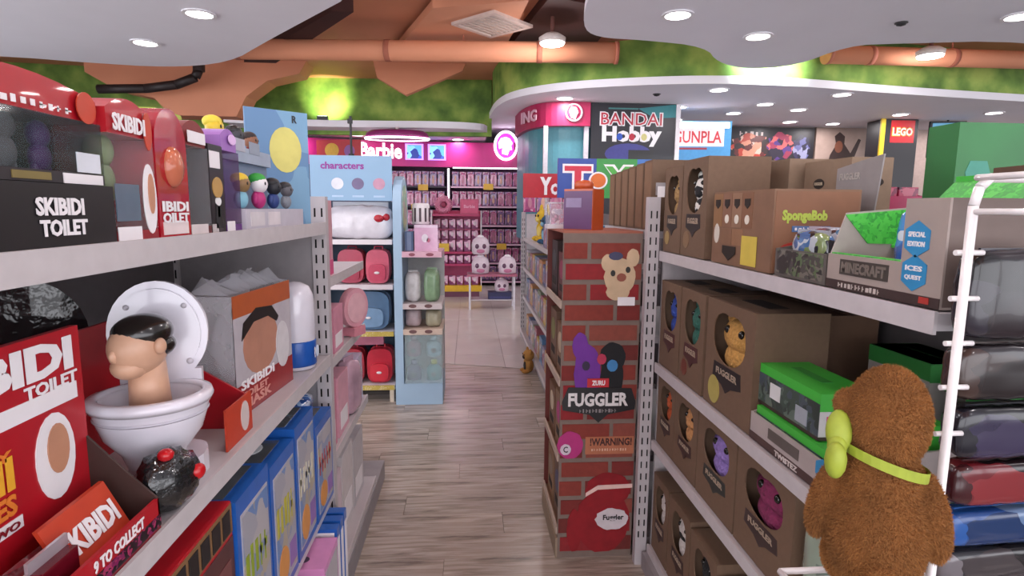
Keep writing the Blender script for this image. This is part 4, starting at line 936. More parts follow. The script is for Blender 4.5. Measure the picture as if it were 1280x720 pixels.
# carton row behind the slotted post
g = thing('gondola_shelf', 'short white shelf unit behind the slotted post topped with brown cartons', 'shelf')
MB().box(.70,2.21,0,1.2,2.93,.09).build('base_plinth', RACK_D, g); MB().box(1.18,2.21,.09,1.2,2.93,1.36).build('back_panel', PEG, g)
for z in (.5,.95,1.37): shelf_part(g, .70, 1.18, 2.21, 2.93, z, -1)
for k in range(6):
    carton('narrow brown carton with dark badge in the row behind the slotted post', (.33,.098,.27-.004*k), (.705+.165,2.27+.115*k,1.3735), 0, CARD, [('o','front',.42,.84,.2,.05,CARD_D), ('t','front','FUGGLER',.30,.825,.54,.855,M('#a8967e'),.02), ('r','left',.06,.03,.94,.97,M('#7a5c44',rough=.7))]+([('r','front',.05,.50,.36,.68,M('#a5a0a2',rough=.25))] if k == 0 else []), group='narrow brown cartons behind the slotted post')
# signs over the shelves
t = thing('shop_sign', 'rainbow toy sign with large outlined letters over the shelves', 'sign', (1.02,3.96,1.42))
MB().box(-.42,-.015,.11,.46,.015,.375).build('board', M('#1f3f92',rough=.35), t); MB().cyl((-.3,0,-.02),(-.3,0,.12),.012,8).cyl((.3,0,-.02),(.3,0,.12),.012,8).build('stand_rod', RACK, t)
f = Face((-.42,-.015,.11),(1,0,0),(0,0,1),(0,-1,0),.88,.265)
for a, b_, c in ((.30,.62,'#2f8a3a'),(.62,.80,'#3a6ab0'),(.80,1.0,'#c9a03a')): f.rect(a,.0,b_,1,M(c,rough=.4),t,'colour_field')
for s_, a, b_, c in (('T',.05,.26,'#c01a3a'),('Y',.37,.58,'#46a03a'),('S',.64,.80,'#c9461f')):
    f.text(s_,a-.015,.12,b_+.015,.86,WHITE,t,.09,.0014); f.text(s_,a,.17,b_,.81,M(c,rough=.4),t,.03,.0028)
f.oval(.315,.45,.075,.22,WHITE,t,'letter_o',.0014,.0014); f.oval(.315,.45,.06,.18,M('#d06a2a'),t,'letter_o',.0014,.003)
t = thing('shop_sign', 'plain red sign with a white letter Y beside the rainbow sign', 'sign', (.66,5.0,1.42))
MB().box(-.2,-.012,.13,.16,.012,.335).build('board', M('#b01a2a',rough=.4), t); MB().cyl((0,0,-.02),(0,0,.14),.012,8).build('stand_rod', RACK, t)
f = Face((-.2,-.012,.13),(1,0,0),(0,0,1),(0,-1,0),.36,.205); f.text('Y',.40,.12,.68,.86,WHITE,t,.06); f.text('O',.66,.12,.88,.6,WHITE,t,.06)
# ================================================================== WIRE RACK AND BROWN PLUSH AT THE AISLE HEAD
t = thing('wire_rack', 'white wire rack with hanging film bags at the shelf end', 'rack')
WIRE = M('#e2dcdc', rough=.3, coat=.3)
x0, x1, y0, y1 = .69, .93, .60, .75
for y in (y0, y1):
    MB().tube([(x0,y,0),(x0,y,1.46),(x0+.006,y,1.485),(x0+.02,y,1.498),(x1-.02,y,1.498),(x1-.006,y,1.485),(x1,y,1.46),(x1,y,0)], .0065, 10).build('hoop', WIRE, t, True)
for z in (.1,.5,.88): MB().tube([(x0,y0,z),(x1,y0,z),(x1,y1,z),(x0,y1,z),(x0,y0,z)], .004, 8).build('ring_wire', WIRE, t, True)
MB().tube([(x0,y1,1.452),(x1,y1,1.452)], .0045, 8).build('cross_wire', WIRE, t, True)
MB().tube([(x0,y0,1.452),(x0,y1,1.452)], .0045, 8).tube([(x0,y0,1.498),(x0,y1,1.498)], .0045, 8).build('cross_wire', WIRE, t, True)
for z in (1.395,1.33,1.265,1.2,1.13):
    MB().tube([(x0-.012,y1+.008,z),(x0+.03,y1+.008,z)], .004, 8).build('hook', WIRE, t, True)
MB().tube([(x0-.2,y0,.885),(x0-.2,y1+.06,.885),(x0,y1+.06,.885),(x0,y0,.885),(x0-.2,y0,.885)], .005, 8).build('side_shelf_frame', WIRE, t, True)
for k in range(7): MB().tube([(x0-.2,y0+.03*k+.01,.885),(x0,y0+.03*k+.01,.885)], .003, 6).build('side_shelf_wire', WIRE, t, True)
MB().tube([(x0-.2,y0,.885),(x0,y0,.70)], .004, 8).tube([(x0-.2,y1+.06,.885),(x0,y1,.70)], .004, 8).build('side_shelf_brace', WIRE, t, True)
for k, (cols, lb, z, h_, yy, xx, w_) in enumerate((
    (['#1e1b20','#2c2830','#241c20','#141315'],'dark grey film bag hanging highest in the wire rack',1.268,.13,.782,.80,.17),
    (['#2c1e1c','#3a2a26','#1e1718','#241f22'],'brown tinted film bag hanging below the dark grey bag',1.175,.085,.785,.80,.17),
    (['#28223a','#1c1a22','#332c44','#151418'],'violet tinted film bag in the middle of the wire rack',1.086,.08,.782,.805,.17),
    (['#5f1a20','#3a1418','#75262a','#201518'],'red film bag low in the wire rack',1.010,.068,.785,.81,.16),
    (['#1b3f78','#234f90','#152c54','#5a7090'],'blue film bag beneath the red bag in the wire rack',.945,.056,.785,.81,.17),
    (['#2a2a2e','#6a6468','#3a3436','#1c1a1c'],'black and white film bag at the foot of the wire rack',.886,.052,.785,.81,.17))):
    tt = thing('toy_bag', lb, 'bag', (xx, yy, z), 4)
    lumpy(MB(), (0,0,h_/2), (w_*.54,.022,h_*.5), .02, 60+k, 30, 20, None, 6).build('film', busy(cols,13.,.22,(1,1,1.6),coat=.25), tt, True)
    MB().box(-w_*.4,-.002,h_*.9,w_*.4,.002,h_*1.02).build('header_card', M(cols[1],rough=.3), tt)
# brown plush seen from behind
def sample_fur(obj_mesh, mat, parent, n, ln, seed, name='fur'):
    rnd = random.Random(seed); me = obj_mesh
    polys = [(p.area, p.index) for p in me.polygons]; tot = sum(a for a, _ in polys)
    vs = []; fs = []
    for a, i in polys:
        p = me.polygons[i]; k = a/tot*n; k = int(k)+(1 if rnd.random() < k-int(k) else 0)
        co = [me.vertices[j].co for j in p.vertices]
        for _ in range(k):
            u, v = rnd.random(), rnd.random()
            if len(co) == 4: q = co[0].lerp(co[1],u).lerp(co[3].lerp(co[2],u),v)
            else:
                if u+v > 1: u, v = 1-u, 1-v
                q = co[0]+(co[1]-co[0])*u+(co[2]-co[0])*v
            d = (p.normal+Vector((rnd.uniform(-.7,.7),rnd.uniform(-.7,.7),rnd.uniform(-.9,.3)))).normalized()*ln*rnd.uniform(.6,1.2)
            s = d.cross(Vector((rnd.uniform(-1,1),rnd.uniform(-1,1),rnd.uniform(-1,1)))).normalized()*ln*.12
            o = len(vs); vs += [q-s, q+s, q+d]; fs.append((o,o+1,o+2))
    m2 = bpy.data.meshes.new(name); m2.from_pydata([tuple(v) for v in vs], [], fs); m2.materials.append(mat)
    for p in m2.polygons: p.use_smooth = True
    o = bpy.data.objects.new(name, m2); COL.objects.link(o); o.parent = parent; o['kind'] = 'stuff'
    return o
t = thing('plush_toy', 'brown furry plush toy with lime green neck ribbon, seen from behind', 'plush toy', (.585,.735,.893), 150); t.scale = (.71,.71,.95)
bm_ = MB()
bm_.ell((0,0,.105),(.088,.075,.115),24,18).ell((0,0,.19),(.07,.062,.06),20,14).ell((.0,.0,.285),(.072,.066,.078),24,18)
bm_.ell((.070,.0,.300),(.026,.024,.022))
bm_
bm_.ell((-.088,-.02,.14),(.034,.036,.075),16,12,Matrix.Rotation(.35,3,'Y')).ell((.088,-.02,.14),(.034,.036,.075),16,12,Matrix.Rotation(-.35,3,'Y'))
bm_.ell((-.055,-.06,.035),(.036,.065,.036)).ell((.055,-.06,.035),(.036,.065,.036)).ell((0,.078,.055),(.028,.028,.028))
me = bm_.mesh('body', M('#784b22', rough=.95, var=.25, scale=14.))
tmp = bpy.data.objects.new('body', me); COL.objects.link(tmp)
rm = tmp.modifiers.new('remesh','REMESH'); rm.mode = 'VOXEL'; rm.voxel_size = .006
sm = tmp.modifiers.new('smooth','SMOOTH'); sm.iterations = 6; sm.factor = .6
dg = bpy.context.evaluated_depsgraph_get(); dg.update()
nm = bpy.data.meshes.new_from_object(tmp.evaluated_get(dg)); tmp.modifiers.clear(); tmp.data = nm; tmp.parent = t
for p in nm.polygons: p.use_smooth = True
if not nm.materials: nm.materials.append(M('#784b22', rough=.95, var=.25, scale=14.))
sample_fur(nm, M('#8f5d2e', rough=.9, var=.3, scale=16.), tmp, 60000, .0065, 3)
LIME = M('#96a334', rough=.6, var=.12, scale=40., )
rb = MB(); n = 32
for k in range(n):
    a, b_ = 2*PI*k/n, 2*PI*(k+1)/n
    pa = [(.076*math.cos(q), .070*math.sin(q), .215+.006*math.sin(q)+.016*math.cos(q)) for q in (a, b_)]
    rb.add([(pa[0][0],pa[0][1],pa[0][2]),(pa[1][0],pa[1][1],pa[1][2]),(pa[1][0]*1.02,pa[1][1]*1.02,pa[1][2]+.016),(pa[0][0]*1.02,pa[0][1]*1.02,pa[0][2]+.016)],[(0,1,2,3)])
rb.build('neck_ribbon', LIME, t, True)
bo = MB().ell((.084,.03,.262),(.024,.018,.034),14,10,Matrix.Rotation(.5,3,'X')).ell((.088,.060,.225),(.020,.026,.030),14,10,Matrix.Rotation(-.6,3,'X')).ell((.086,.045,.242),(.018,.018,.018)).build('bow', LIME, t, True)
MB().box(-.05,.072,.0,.05,.076,.03).build('foot_trim', LIME, t)

# ---- goods behind the right rack
g = thing('gondola_shelf', 'white shelf unit behind the brown boxes topped with a green carton', 'shelf')
MB().box(1.30,.5,0,2.0,3.2,.09).build('base_plinth', RACK_D, g); MB().box(1.28,.5,.09,1.30,3.2,1.40).build('back_panel', PEG, g)
for z in (.5,.95,1.42): shelf_part(g, 1.30, 2.0, .5, 3.2, z, 1)
r = carton('big green carton with a pale round badge on the shelf behind the brown boxes', (.46,.12,.30), (1.72,1.76,1.4235), 0, M('#2c6f3a', rough=.5, var=.12, scale=6.), [('p','front',[(.1,.62),(.22,.62),(.25,.5),(.22,.38),(.1,.38),(.07,.5)],M('#3f8a78')), ('o','front',.7,.72,.12,.12,M('#1c4f2c')), ('r','front',.0,.0,1,.2,M('#3a9040'))])
t = tray('pink and magenta open tray seen over the brown boxes', .36,.2,.09,.13,(1.60,2.25,1.4235),0,M('#b02a5a',rough=.35))
for k in range(4): carton('small magenta toy box standing in the pink tray', (.08,.1,.12), (1.465+.09*k,2.24,1.4285), 0, busy(['#b8305a','#8a2a52','#c9607a','#5a2040'],30.,.3), [('r','front',.15,.1,.85,.5,M('#8a3a6a'))], group='magenta toy boxes in the pink tray')
carton('white carton with dark label seen through the wire rack', (.16,.14,.12), (1.40,1.12,1.4235), -10, M('#c9c2be',rough=.6), [('r','front',.2,.3,.8,.42,BLACK), ('r','front',.2,.5,.8,.6,GREY)])
carton('brown open carton beside the white carton with dark label', (.16,.14,.14), (1.40,1.32,1.4235), -10, M('#5d4434'))
carton('blue printed box next to the white carton on the back shelf', (.18,.10,.16), (1.62,1.12,1.4235), -10, busy(['#2a5a8a','#5a9ac0','#1f3f60','#3a7a5a'],14.,.4), [('r','front',.1,.7,.9,.92,M('#4a9a5a'))])

# ================================================================== CHARACTER GOODS ENDCAP
g = thing('endcap_shelf', 'pale blue endcap shelf with a characters sign and pink bags', 'shelf')
SKY = M('#86a7c4', rough=.5, var=.05, scale=3.)
MB().box(-1.12,4.60,.0,-.56,4.62,1.50).build('back_panel', M('#4d5f74'), g)
MB().box(-1.12,4.22,.0,-1.10,4.60,1.50).build('side_panel', SKY, g)
hd_ = MB().box(-1.12,4.22,1.50,-.55,4.24,1.815).build('header_board', SKY, g)
f = Face((-1.12,4.22,1.50),(1,0,0),(0,0,1),(0,-1,0),.57,.315)
f.text('characters',.13,.70,.66,.86,M('#8a2f8a',rough=.5),hd_,.03)
for a, c in ((.33,'#d2d4dc'),(.58,'#6f6486'),(.84,'#b98aa0')): f.oval(a,.38,.075,.13,M(c),hd_,'printed_dot'); f.rect(a-.07,.08,a+.07,.12,M('#a9c0d8'),hd_)
for z, lipc in ((.13,'#b59f4a'),(.54,'#b59f4a'),(.89,'#c9c0c4'),(1.22,'#d6d0d4')):
    s = MB().box(-1.10,4.24,z-.03,-.56,4.60,z).build('shelf', M('#d0c9cc'), g); MB().box(-1.10,4.232,z-.032,-.56,4.24,z+.004).build('price_strip', busy([lipc,lipc,'#c9b98a' if z < .6 else lipc,lipc],60.,.4), s)
MB().box(-.60,4.25,0,-.57,4.28,.10).build('foot', M('#c9b9a5'), g); MB().box(-1.10,4.25,0,-1.07,4.28,.10).build('foot', M('#c9b9a5'), g)
t = thing('film_bag', 'white bag in clear film with red bow on the endcap upper shelf', 'bag', (-.80,4.38,1.2245))
lumpy(MB(), (0,0,.12), (.24,.10,.125), .035, 71, 40, 24, None, 4).build('bag', M('#cfcbd2', rough=.25, bump=.5, scale=18., coat=.5), t, True)
MB().ell((.14,-.09,.15),(.04,.02,.03)).ell((.19,-.08,.16),(.03,.02,.03)).ell((.165,-.10,.155),(.014,.016,.014)).build('red_bow', M('#a81a2a',rough=.3), t, True)
MB().box(-.2,-.02,.22,.2,.02,.27).build('film_top', clear('#e6e6ee',.5), t)
def backpack(label, loc, w_, d, h, mat, trim, rz=0):
    t = thing('toy_backpack', label, 'bag', loc, rz)
    n = 24; out = []
    for k in range(n):
        a = 2*PI*k/n; c, s_ = math.cos(a), math.sin(a)
        out.append((w_/2*math.copysign(abs(c)**.55,c), h/2+h/2*math.copysign(abs(s_)**.55,s_)))
    MB().prism(out, -d/2, d/2, 'y').build('body', mat, t)
    MB().prism([(p[0]*.72, h*.08+p[1]*.5) for p in out], -d/2-.03, -d/2, 'y').build('front_pocket', trim, t)
    MB().prism([(p[0]*1.02, h*.5+(p[1]-h*.5)*1.02) for p in out], -.008, .008, 'y').build('zip_band', trim, t)
    MB().tube([(-.03,0,h),(-.03,0,h+.02),(.03,0,h+.02),(.03,0,h)], .006, 8).build('carry_loop', trim, t)
    MB().ell((0,-d/2-.035,h*.33),(.02,.008,.01)).build('clasp', M('#d9d2d4',rough=.2), t, True)
    return t
ROSE = M('#b8405a', rough=.35); ROSE2 = M('#c95a70', rough=.35)
backpack('pink backpack on the endcap shelf nearest the blue display', (-.68,4.39,.8945), .17,.16,.25, ROSE2, ROSE)
backpack('deep pink backpack beside the paler one on the endcap shelf', (-.88,4.41,.8945), .19,.16,.25, ROSE, M('#9a3048'))
backpack('blue quilted backpack with strip of price tickets below', (-.75,4.40,.5445), .30,.18,.29, M('#53708e',rough=.3), M('#6f8dab',rough=.3))
backpack('red backpack on the lowest endcap shelf by the foot', (-.68,4.40,.1345), .19,.18,.26, M('#b01f33',rough=.3), M('#c42a3a',rough=.3))
backpack('dark red backpack on the lowest endcap shelf by the pink shelves', (-.89,4.40,.1345), .19,.18,.26, M('#9a1c30',rough=.3), M('#b02a3e',rough=.3))
carton('flat dusty pink box laid on the red backpacks', (.22,.12,.08), (-.77,4.42,.4165), 4, M('#b56a80',rough=.5))
t = thing('sign_pole', 'thin black pole standing on the endcap header', 'pole', (-.83,4.23,1.8155))
MB().cyl((0,0,0),(0,0,.27),.008,10).build('rod', M('#1c1a1e'), t); MB().box(-.02,-.01,.22,.012,.012,.25).build('clamp', M('#1c1a1e'), t); MB().cyl((0,0,0),(0,0,.012),.02,12).build('collar', M('#1c1a1e'), t)
# blue floor display facing the aisle
g = thing('display_stand', 'pale blue floor display with rounded header board and clear lower case', 'display', (0,0,0))
PB = M('#9db8cf', rough=.5, var=.04, scale=4.)
out = [(4.18,.0),(4.62,.0),(4.62,1.45)]+[(4.40+.22*math.cos(PI*k/12), 1.45+.235*math.sin(PI*k/12)) for k in range(13)]+[(4.18,1.45)]
MB().prism(out, -.545, -.485, 'x').build('header_board', PB, g)
MB().prism([(4.40+.16*math.cos(2*PI*k/20), 1.45+.17*math.sin(2*PI*k/20)) for k in range(20)], -.485, -.482, 'x').build('header_print', busy(['#a9bfae','#c9c9a0','#8fae98','#b8a8a0'],14.,.5), g)
MB().box(-.485,4.18,0,-.20,4.62,.16).build('plinth', PB, g)
for z, c in ((.53,'#c9b4a5'),(.72,'#c4b8b8'),(1.10,'#d0a5b5')): MB().box(-.485,4.18,z,-.20,4.60,z+.04).build('display_shelf', M(c,rough=.4), g)
MB().box(-.485,4.60,.16,-.20,4.62,1.14).build('far_side', M('#b5b9b8',rough=.4), g)
MB().box(-.475,4.185,.16,-.205,4.19,.53).build('clear_case', clear('#c9dde0',.25), g)
MB().box(-.205,4.19,.16,-.20,4.60,.53).build('clear_case', clear('#c9dde0',.25), g)
Face((-.485,4.18,1.10),(1,0,0),(0,0,1),(0,-1,0),.285,.04).oval(.25,.5,.08,.3,M('#8a4a5a'),g,'printed_dot'); Face((-.485,4.18,1.10),(1,0,0),(0,0,1),(0,-1,0),.285,.04).oval(.7,.5,.1,.3,M('#8a4a5a'),g,'printed_dot')
for z, k in ((.74,0),(.55,1)):
    for a in (.25,.65): Face((-.485,4.18,z),(1,0,0),(0,0,1),(0,-1,0),.285,.04).oval(a,.1,.1,.35,M('#6a4a4a'),g,'printed_dot')
carton('translucent pink storage box on the blue display top shelf', (.17,.16,.19), (-.315,4.32,1.1405), 0, M('#cfa5c0',rough=.12,coat=.5), [('r','front',.0,.9,1,1,M('#d9c4d6')), ('o','front',.45,.5,.14,.16,M('#d9d0da')), ('o','front',.6,.42,.08,.08,M('#b0607a'))])
carton('slate blue boxed pack beside the translucent pink box', (.06,.12,.14), (-.44,4.32,1.1405), 0, M('#52688a'), [('r','front',.25,.02,.75,.98,M('#7a8cab'))])
t = thing('toy_drum', 'round white and black striped drum pack on the pink storage box', 'toy pack', (-.36,4.36,1.3325), 0)
MB().lathe([(.06,0),(.065,.01),(.065,.14),(.055,.155),(.001,.157)], 24).build('body', M('#d6cfd2',rough=.3), t, True)
for k in range(10):
    a = 2*PI*k/10; MB().box(-.008,-.0665,.02,.008,-.064,.12).build('dark_stripe', M('#4a3a42'), t).rotation_euler = (0,0,a)
for k, (x, z, h_, c) in enumerate(((-.42,.7605,.22,'#c9c9ca'),(-.28,.7605,.24,'#7d9a78'),(-.42,.5705,.14,'#b9a9ae'),(-.27,.5705,.13,'#a5a088'))):
    pouch(['white','sage green','greyish pink','olive cream'][k]+' soft pack on the %s shelf of the blue display' % ('middle' if k < 2 else 'narrow'), .12,.14,h_, (x,4.32,z), 0, M(c,rough=.3,var=.2,scale=22.,coat=.3), seed=80+k)
for k in range(4):
    t = thing('toy_bottle', ['violet','teal','rose','pale blue'][k]+' little bottle toy inside the clear lower case', 'bottle', (-.42+.15*(k%2),4.30,.1605+.185*(k//2)))
    cm = M(['#5f5a85','#4a8a90','#9a6a80','#7fa5b5'][k],rough=.2)
    MB().lathe([(.045,0),(.055,.01),(.055,.09),(.03,.115),(.02,.12)], 20).build('body', cm, t, True); MB().lathe([(.022,.12),(.024,.125),(.024,.15),(.001,.155)], 16).build('cap', M(['#7a76a0','#b8c23a','#b08a9a','#a5c0c9'][k],rough=.3), t, True); MB().ell((0,-.052,.05),(.02,.01,.02)).build('badge', M('#5a5a60'), t, True)
# ================================================================== DOLL ALCOVE
HOT = M('#b01470', rough=.4, var=.05, scale=2.)
struct(MB().box(-3.6,11.3,0,1.35,11.4,2.68).build('wall_alcove', M('#4a2a48',rough=.7)))
fas = smooth([(-3.2,10.2),(-2.3,10.55),(-1.2,10.7),(-.3,10.75),(.6,10.72),(1.1,10.5),(1.32,10.1)], 2, False)
struct(ribbon(fas, 2.2, 2.64, .08, HOT, 'wall_fascia'))
t = thing('neon_sign', 'white script doll brand sign on the pink fascia', 'sign', (-1.5,10.42,2.31))
Face((-.40,0,0),(1,.08,0),(0,0,1),(0,-1,0),.72,.27).text('Barbie',0,0,1,1,glow('#ffe9ee',1.6),t,.03,.0,.02)
for k, (x, y) in enumerate(((-.98,10.64),(-.58,10.66))):
    t = thing('lit_poster', ['square','slightly angled'][k]+' lit violet and blue poster on the pink fascia', 'poster', (x,y,2.31), 3)
    MB().box(-.16,-.03,0,.16,0,.28).build('frame', glow('#c090ff',1.2), t); Face((-.16,-.03,0),(1,0,0),(0,0,1),(0,-1,0),.32,.28).rect(.1,.08,.9,.92,busy(['#3a5ae0','#8ad0f0','#2a3a90','#60b0e0'],9.,.4,emit=.7),t,'print')
t = thing('round_logo_sign', 'round glowing white logo sign on the pink fascia', 'sign', (.66,10.66,2.585), 0)
MB().prism([(.20*math.cos(2*PI*k/36), .245*math.sin(2*PI*k/36)) for k in range(36)], -.03, 0, 'y').build('disc', glow('#d040c0',.9), t)
ring = MB(); n = 36
for k in range(n):
    a, b_ = 2*PI*k/n, 2*PI*(k+1)/n
    ring.cyl((.20*math.cos(a),-.035,.245*math.sin(a)),(.20*math.cos(b_),-.035,.245*math.sin(b_)),.022,8)
ring.build('neon_ring', glow('#fff0ff',4.), t)
MB().prism([(-.07,-.14),(.03,-.17),(.06,-.08),(.11,-.07),(.09,.0),(.12,.04),(.07,.12),(0,.15),(-.09,.13),(-.14,.05),(-.12,-.06),(-.06,-.03)], -.045, -.03, 'y').build('profile_emblem', glow('#fff0ff',3.), t)
t = thing('round_canopy', 'round purple canopy with a white neon rim in the doll alcove', 'canopy', (-1.1,9.15,2.50))
MB().lathe([(.001,.10),(.40,.12),(.46,.09),(.48,.04),(.46,.0),(.40,.03),(.001,.03)], 40, (0,0,0), 1., .5).build('disc', M('#8a2a6a',rough=.4), t, True); MB().lathe([(.47,-.012),(.49,-.012),(.495,.014),(.475,.016)], 40, (0,0,0), 1., .5, True).build('neon_rim', glow('#ffe6fb',5.), t, True); MB().cyl((0,0,.1),(0,0,.18),.03,12).build('stem', M('#d9d0d6'), t)
t = thing('wall_poster', 'red and yellow poster panel left of the doll brand sign', 'poster', (-2.15,10.1,2.24), -15)
MB().box(-.45,0,0,.35,.03,.34).build('board', M('#b0202a',rough=.4), t); Face((-.45,0,0),(1,0,0),(0,0,1),(0,-1,0),.8,.34).oval(.35,.5,.16,.35,M('#d0a53a'),t); Face((-.45,0,0),(1,0,0),(0,0,1),(0,-1,0),.8,.34).oval(.75,.45,.12,.3,M('#8a5a9a'),t)
# doll wall shelves
g = thing('wall_shelving', 'dark wall shelving full of pink doll boxes in the alcove', 'shelf')
DK = M('#2c2030',rough=.5)
SHZ = (.10,.45,.80,1.15,1.50,1.86)
for z in SHZ:
    MB().box(-1.45,10.86,z-.03,-.42,11.28,z).build('shelf', DK, g); MB().box(-.34,10.80,z-.03,1.08,11.28,z).build('shelf', DK, g)
    MB().box(-.34,10.792,z-.03,1.08,10.80,z).build('shelf_strip', M('#c9a5b8',rough=.4), g)
for x in (-1.47,-.40,1.09): MB().box(x-.02,10.84,.0,x+.02,11.29,2.2).build('upright', DK, g)
MB().box(-.395,10.80,1.55,-.365,10.82,2.18).build('light_strip', glow('#fff0fa',2.5), g)
MB().cyl((-.3,10.76,2.19),(1.0,10.76,2.19),.012,8).build('light_strip', glow('#fff0fa',3.), g)
doll_mats = [busy(['#c0307a','#d890b0','#8a2a6a','#e0c0d0'],16.,.35), busy(['#a84a8a','#d0a0c0','#6a3a70','#d8b0b0'],16.,.35), busy(['#c85a8a','#b08ac0','#7a3060','#e0b0c8'],16.,.35), busy(['#8a5a9a','#c0a0c8','#503060','#d88ab0'],16.,.35)]
fig_m = M('#d0a090'); 
protos = []
for k, m_ in enumerate(doll_mats):
    r = thing('doll_box', 'pink and violet doll box with clear front on the dark alcove shelves', 'box', (0,0,0), 0, 'doll boxes on the alcove shelves')
    MB().box(-.062,-.04,0,.062,.05,.27).build('body', m_, r)
    MB().box(-.05,-.055,.03,.05,-.04,.22).build('clear_front', M(['#b0608a','#9a7aa8','#c07a9a','#8a6a90'][k],rough=.08,var=.4,scale=14.,coat=.5), r)
    MB().ell((0,-.056,.175),(.018,.006,.022)).ell((0,-.056,.10),(.022,.006,.055)).build('doll', fig_m if k % 2 else M('#b87a90'), r, True)
    protos.append(r)
first = set(); rnd = random.Random(3)
for z in SHZ:
    for xa, xb in ((-1.38,-.46),(-.26,1.04)):
        x = xa
        while x < xb:
            k = rnd.randrange(4); loc = (x, 11.0, z+.001)
            if k not in first: protos[k].location = loc; first.add(k); r = protos[k]
            else: r = copy_tree(protos[k], None, loc)
            r['label'] = '%s doll box on the %s dark shelf of the alcove' % (['hot pink','orchid','rose and lilac','violet'][k], ['lowest','second lowest','third lowest','third highest','second highest','highest'][SHZ.index(z)])
            x += .142
for x, z in ((-.85,1.83),(.35,1.85),(.6,.75),(-.98,1.47)):
    t = tag(MB().box(-.09,-.004,0,.09,0,.11).build('price_sign', M('#c9a02f',rough=.4)), 'yellow price sign on the alcove shelf edge', 'sign', 'yellow price signs in the alcove'); t.location = (x, 10.785 if x > -.4 else 10.85, z-.05)
# pink free-standing display
g = thing('doll_display', 'free-standing pink doll display with yellow base and white frame', 'display', (-.20,9.6,0))
MB().box(-.42,-.18,.10,.40,.22,.20).build('yellow_base', M('#d0a51f',rough=.4), g); MB().box(-.38,-.14,0,.36,.2,.10).build('plinth', M('#6a3a50'), g)
MB().box(-.42,.19,.20,.40,.22,1.42).build('back_panel', M('#b84a72'), g)
for x in (-.42,.385): MB().box(x,-.16,.20,x+.015,.19,1.42).build('side_frame', M('#d9d0d6'), g)
for z in (.52,.72,1.33): MB().box(-.40,-.16,z,.38,.19,z+.035).build('tier', M('#a82a5a',rough=.4), g)
DZ = []
pk = thing('small_doll_pack', 'small pink doll pack on the free-standing yellow-based display', 'box', (0,0,0), 0, 'small packs on the pink display')
MB().box(-.05,-.03,0,.05,.03,.15).build('body', doll_mats[2], pk); MB().ell((0,-.03,.085),(.03,.008,.035)).build('round_window', M('#d9c6d0',rough=.15), pk, True)
fst = True
for z, n_, s_ in ((.201,6,1.),(.36,6,1.) if False else (.556,6,.9),(.756,6,1.2),(.94,6,1.2),(1.12,6,1.1)):
    if z in (.94,1.12): MB().box(-.40,-.02,z-.02,.38,.19,z-.002).build('inner_tier', M('#9a3a60'), g)
    for k in range(n_):
        loc = (-.20-.335+.125*k, 9.54 if z < .9 else 9.70, z)
        if fst: pk.location = loc; pk.scale = (1,1,s_); fst = False
        else: c = copy_tree(pk, None, loc); c.scale = (1,1,s_ if z < .9 else 1.05)
t = thing('ring_toy', 'pink doughnut shaped toy on top of the doll display', 'toy', (-.42,9.55,1.3655))
dn = MB(); n = 28
for k in range(n):
    a, b_ = 2*PI*k/n, 2*PI*(k+1)/n
    dn.cyl((.10*math.cos(a),0,.15+.10*math.sin(a)),(.10*math.cos(b_),0,.15+.10*math.sin(b_)),.05,12)
dn.build('ring', M('#c97a95',rough=.3), t, True); MB().ell((0,0,.15),(.045,.02,.045)).build('centre', M('#8a2a4a'), t, True)
t = carton('square rose toy case with white script on top of the doll display', (.30,.12,.24), (.0,9.55,1.3655), 0, M('#b02a5a',rough=.3), [('r','front',.06,.08,.94,.92,M('#c03a68',rough=.3)), ('t','front','Barbie',.2,.4,.8,.62,M('#e0a0b8'),.02,.0014)])
t = tag(MB().box(-.12,-.004,0,.12,0,.13).build('price_sign', M('#d0aa2f',rough=.4)), 'yellow price sign on the pink doll display edge', 'sign'); t.location = (-.45,9.43,.76)
# low table with white rounded packs
g = thing('low_table', 'low clear-legged table with rose top in the doll alcove', 'table', (.325,8.35,0))
MB().box(-.36,-.16,.49,.36,.2,.52).build('tabletop', M('#a05a70',rough=.3), g)
for x, y in ((-.32,-.13),(.32,-.13),(-.32,.17),(.32,.17)): MB().cyl((x,y,0.006),(x,y,.49),.015,10).build('leg', M('#c9c4cc',rough=.2), g)
MB().box(-.32,-.13,.14,.32,.17,.152).build('lower_shelf', M('#b9b0b5',rough=.25), g)
def roundpack(label, x, y, z):
    t = thing('round_pack', label, 'toy pack', (x,y,z))
    MB().lathe([(.10,0),(.125,.02),(.13,.14),(.11,.21),(.07,.245),(.001,.26)], 24, (0,0,0), 1., .7).build('body', M('#c9b9c4',rough=.25), t, True)
    MB().ell((0,0,.25),(.05,.04,.03)).build('white_bow', M('#e0d9de',rough=.3), t, True)
    for q in (-1,1): MB().ell((q*.05,-.083,.12),(.03,.012,.035)).build('dark_spot', M('#5a3a52',rough=.2), t, True)
    MB().ell((0,-.085,.05),(.06,.01,.03)).build('pink_band', M('#b06a8a',rough=.3), t, True)
roundpack('white rounded toy pack at the corner of the low table', .16,8.32,.521)
roundpack('white rounded toy pack nearest the shelves on the low table', .55,8.32,.521)
roundpack('white rounded toy pack stacked highest at the back of the low table', .16,8.33,.80)
roundpack('white rounded toy pack under the low table on a navy box', .47,8.36,.2535); o_ = [o for o in COL.objects if o.get('label','').startswith('white rounded toy pack under')][0]; o_.scale = (.8,.8,.75)
tt = carton('navy blue box on the lower shelf of the low table', (.34,.2,.10), (.44,8.36,.1525), 0, M('#2a2a4f',rough=.4), [('r','front',.05,.1,.95,.4,M('#3a3a6a'))])

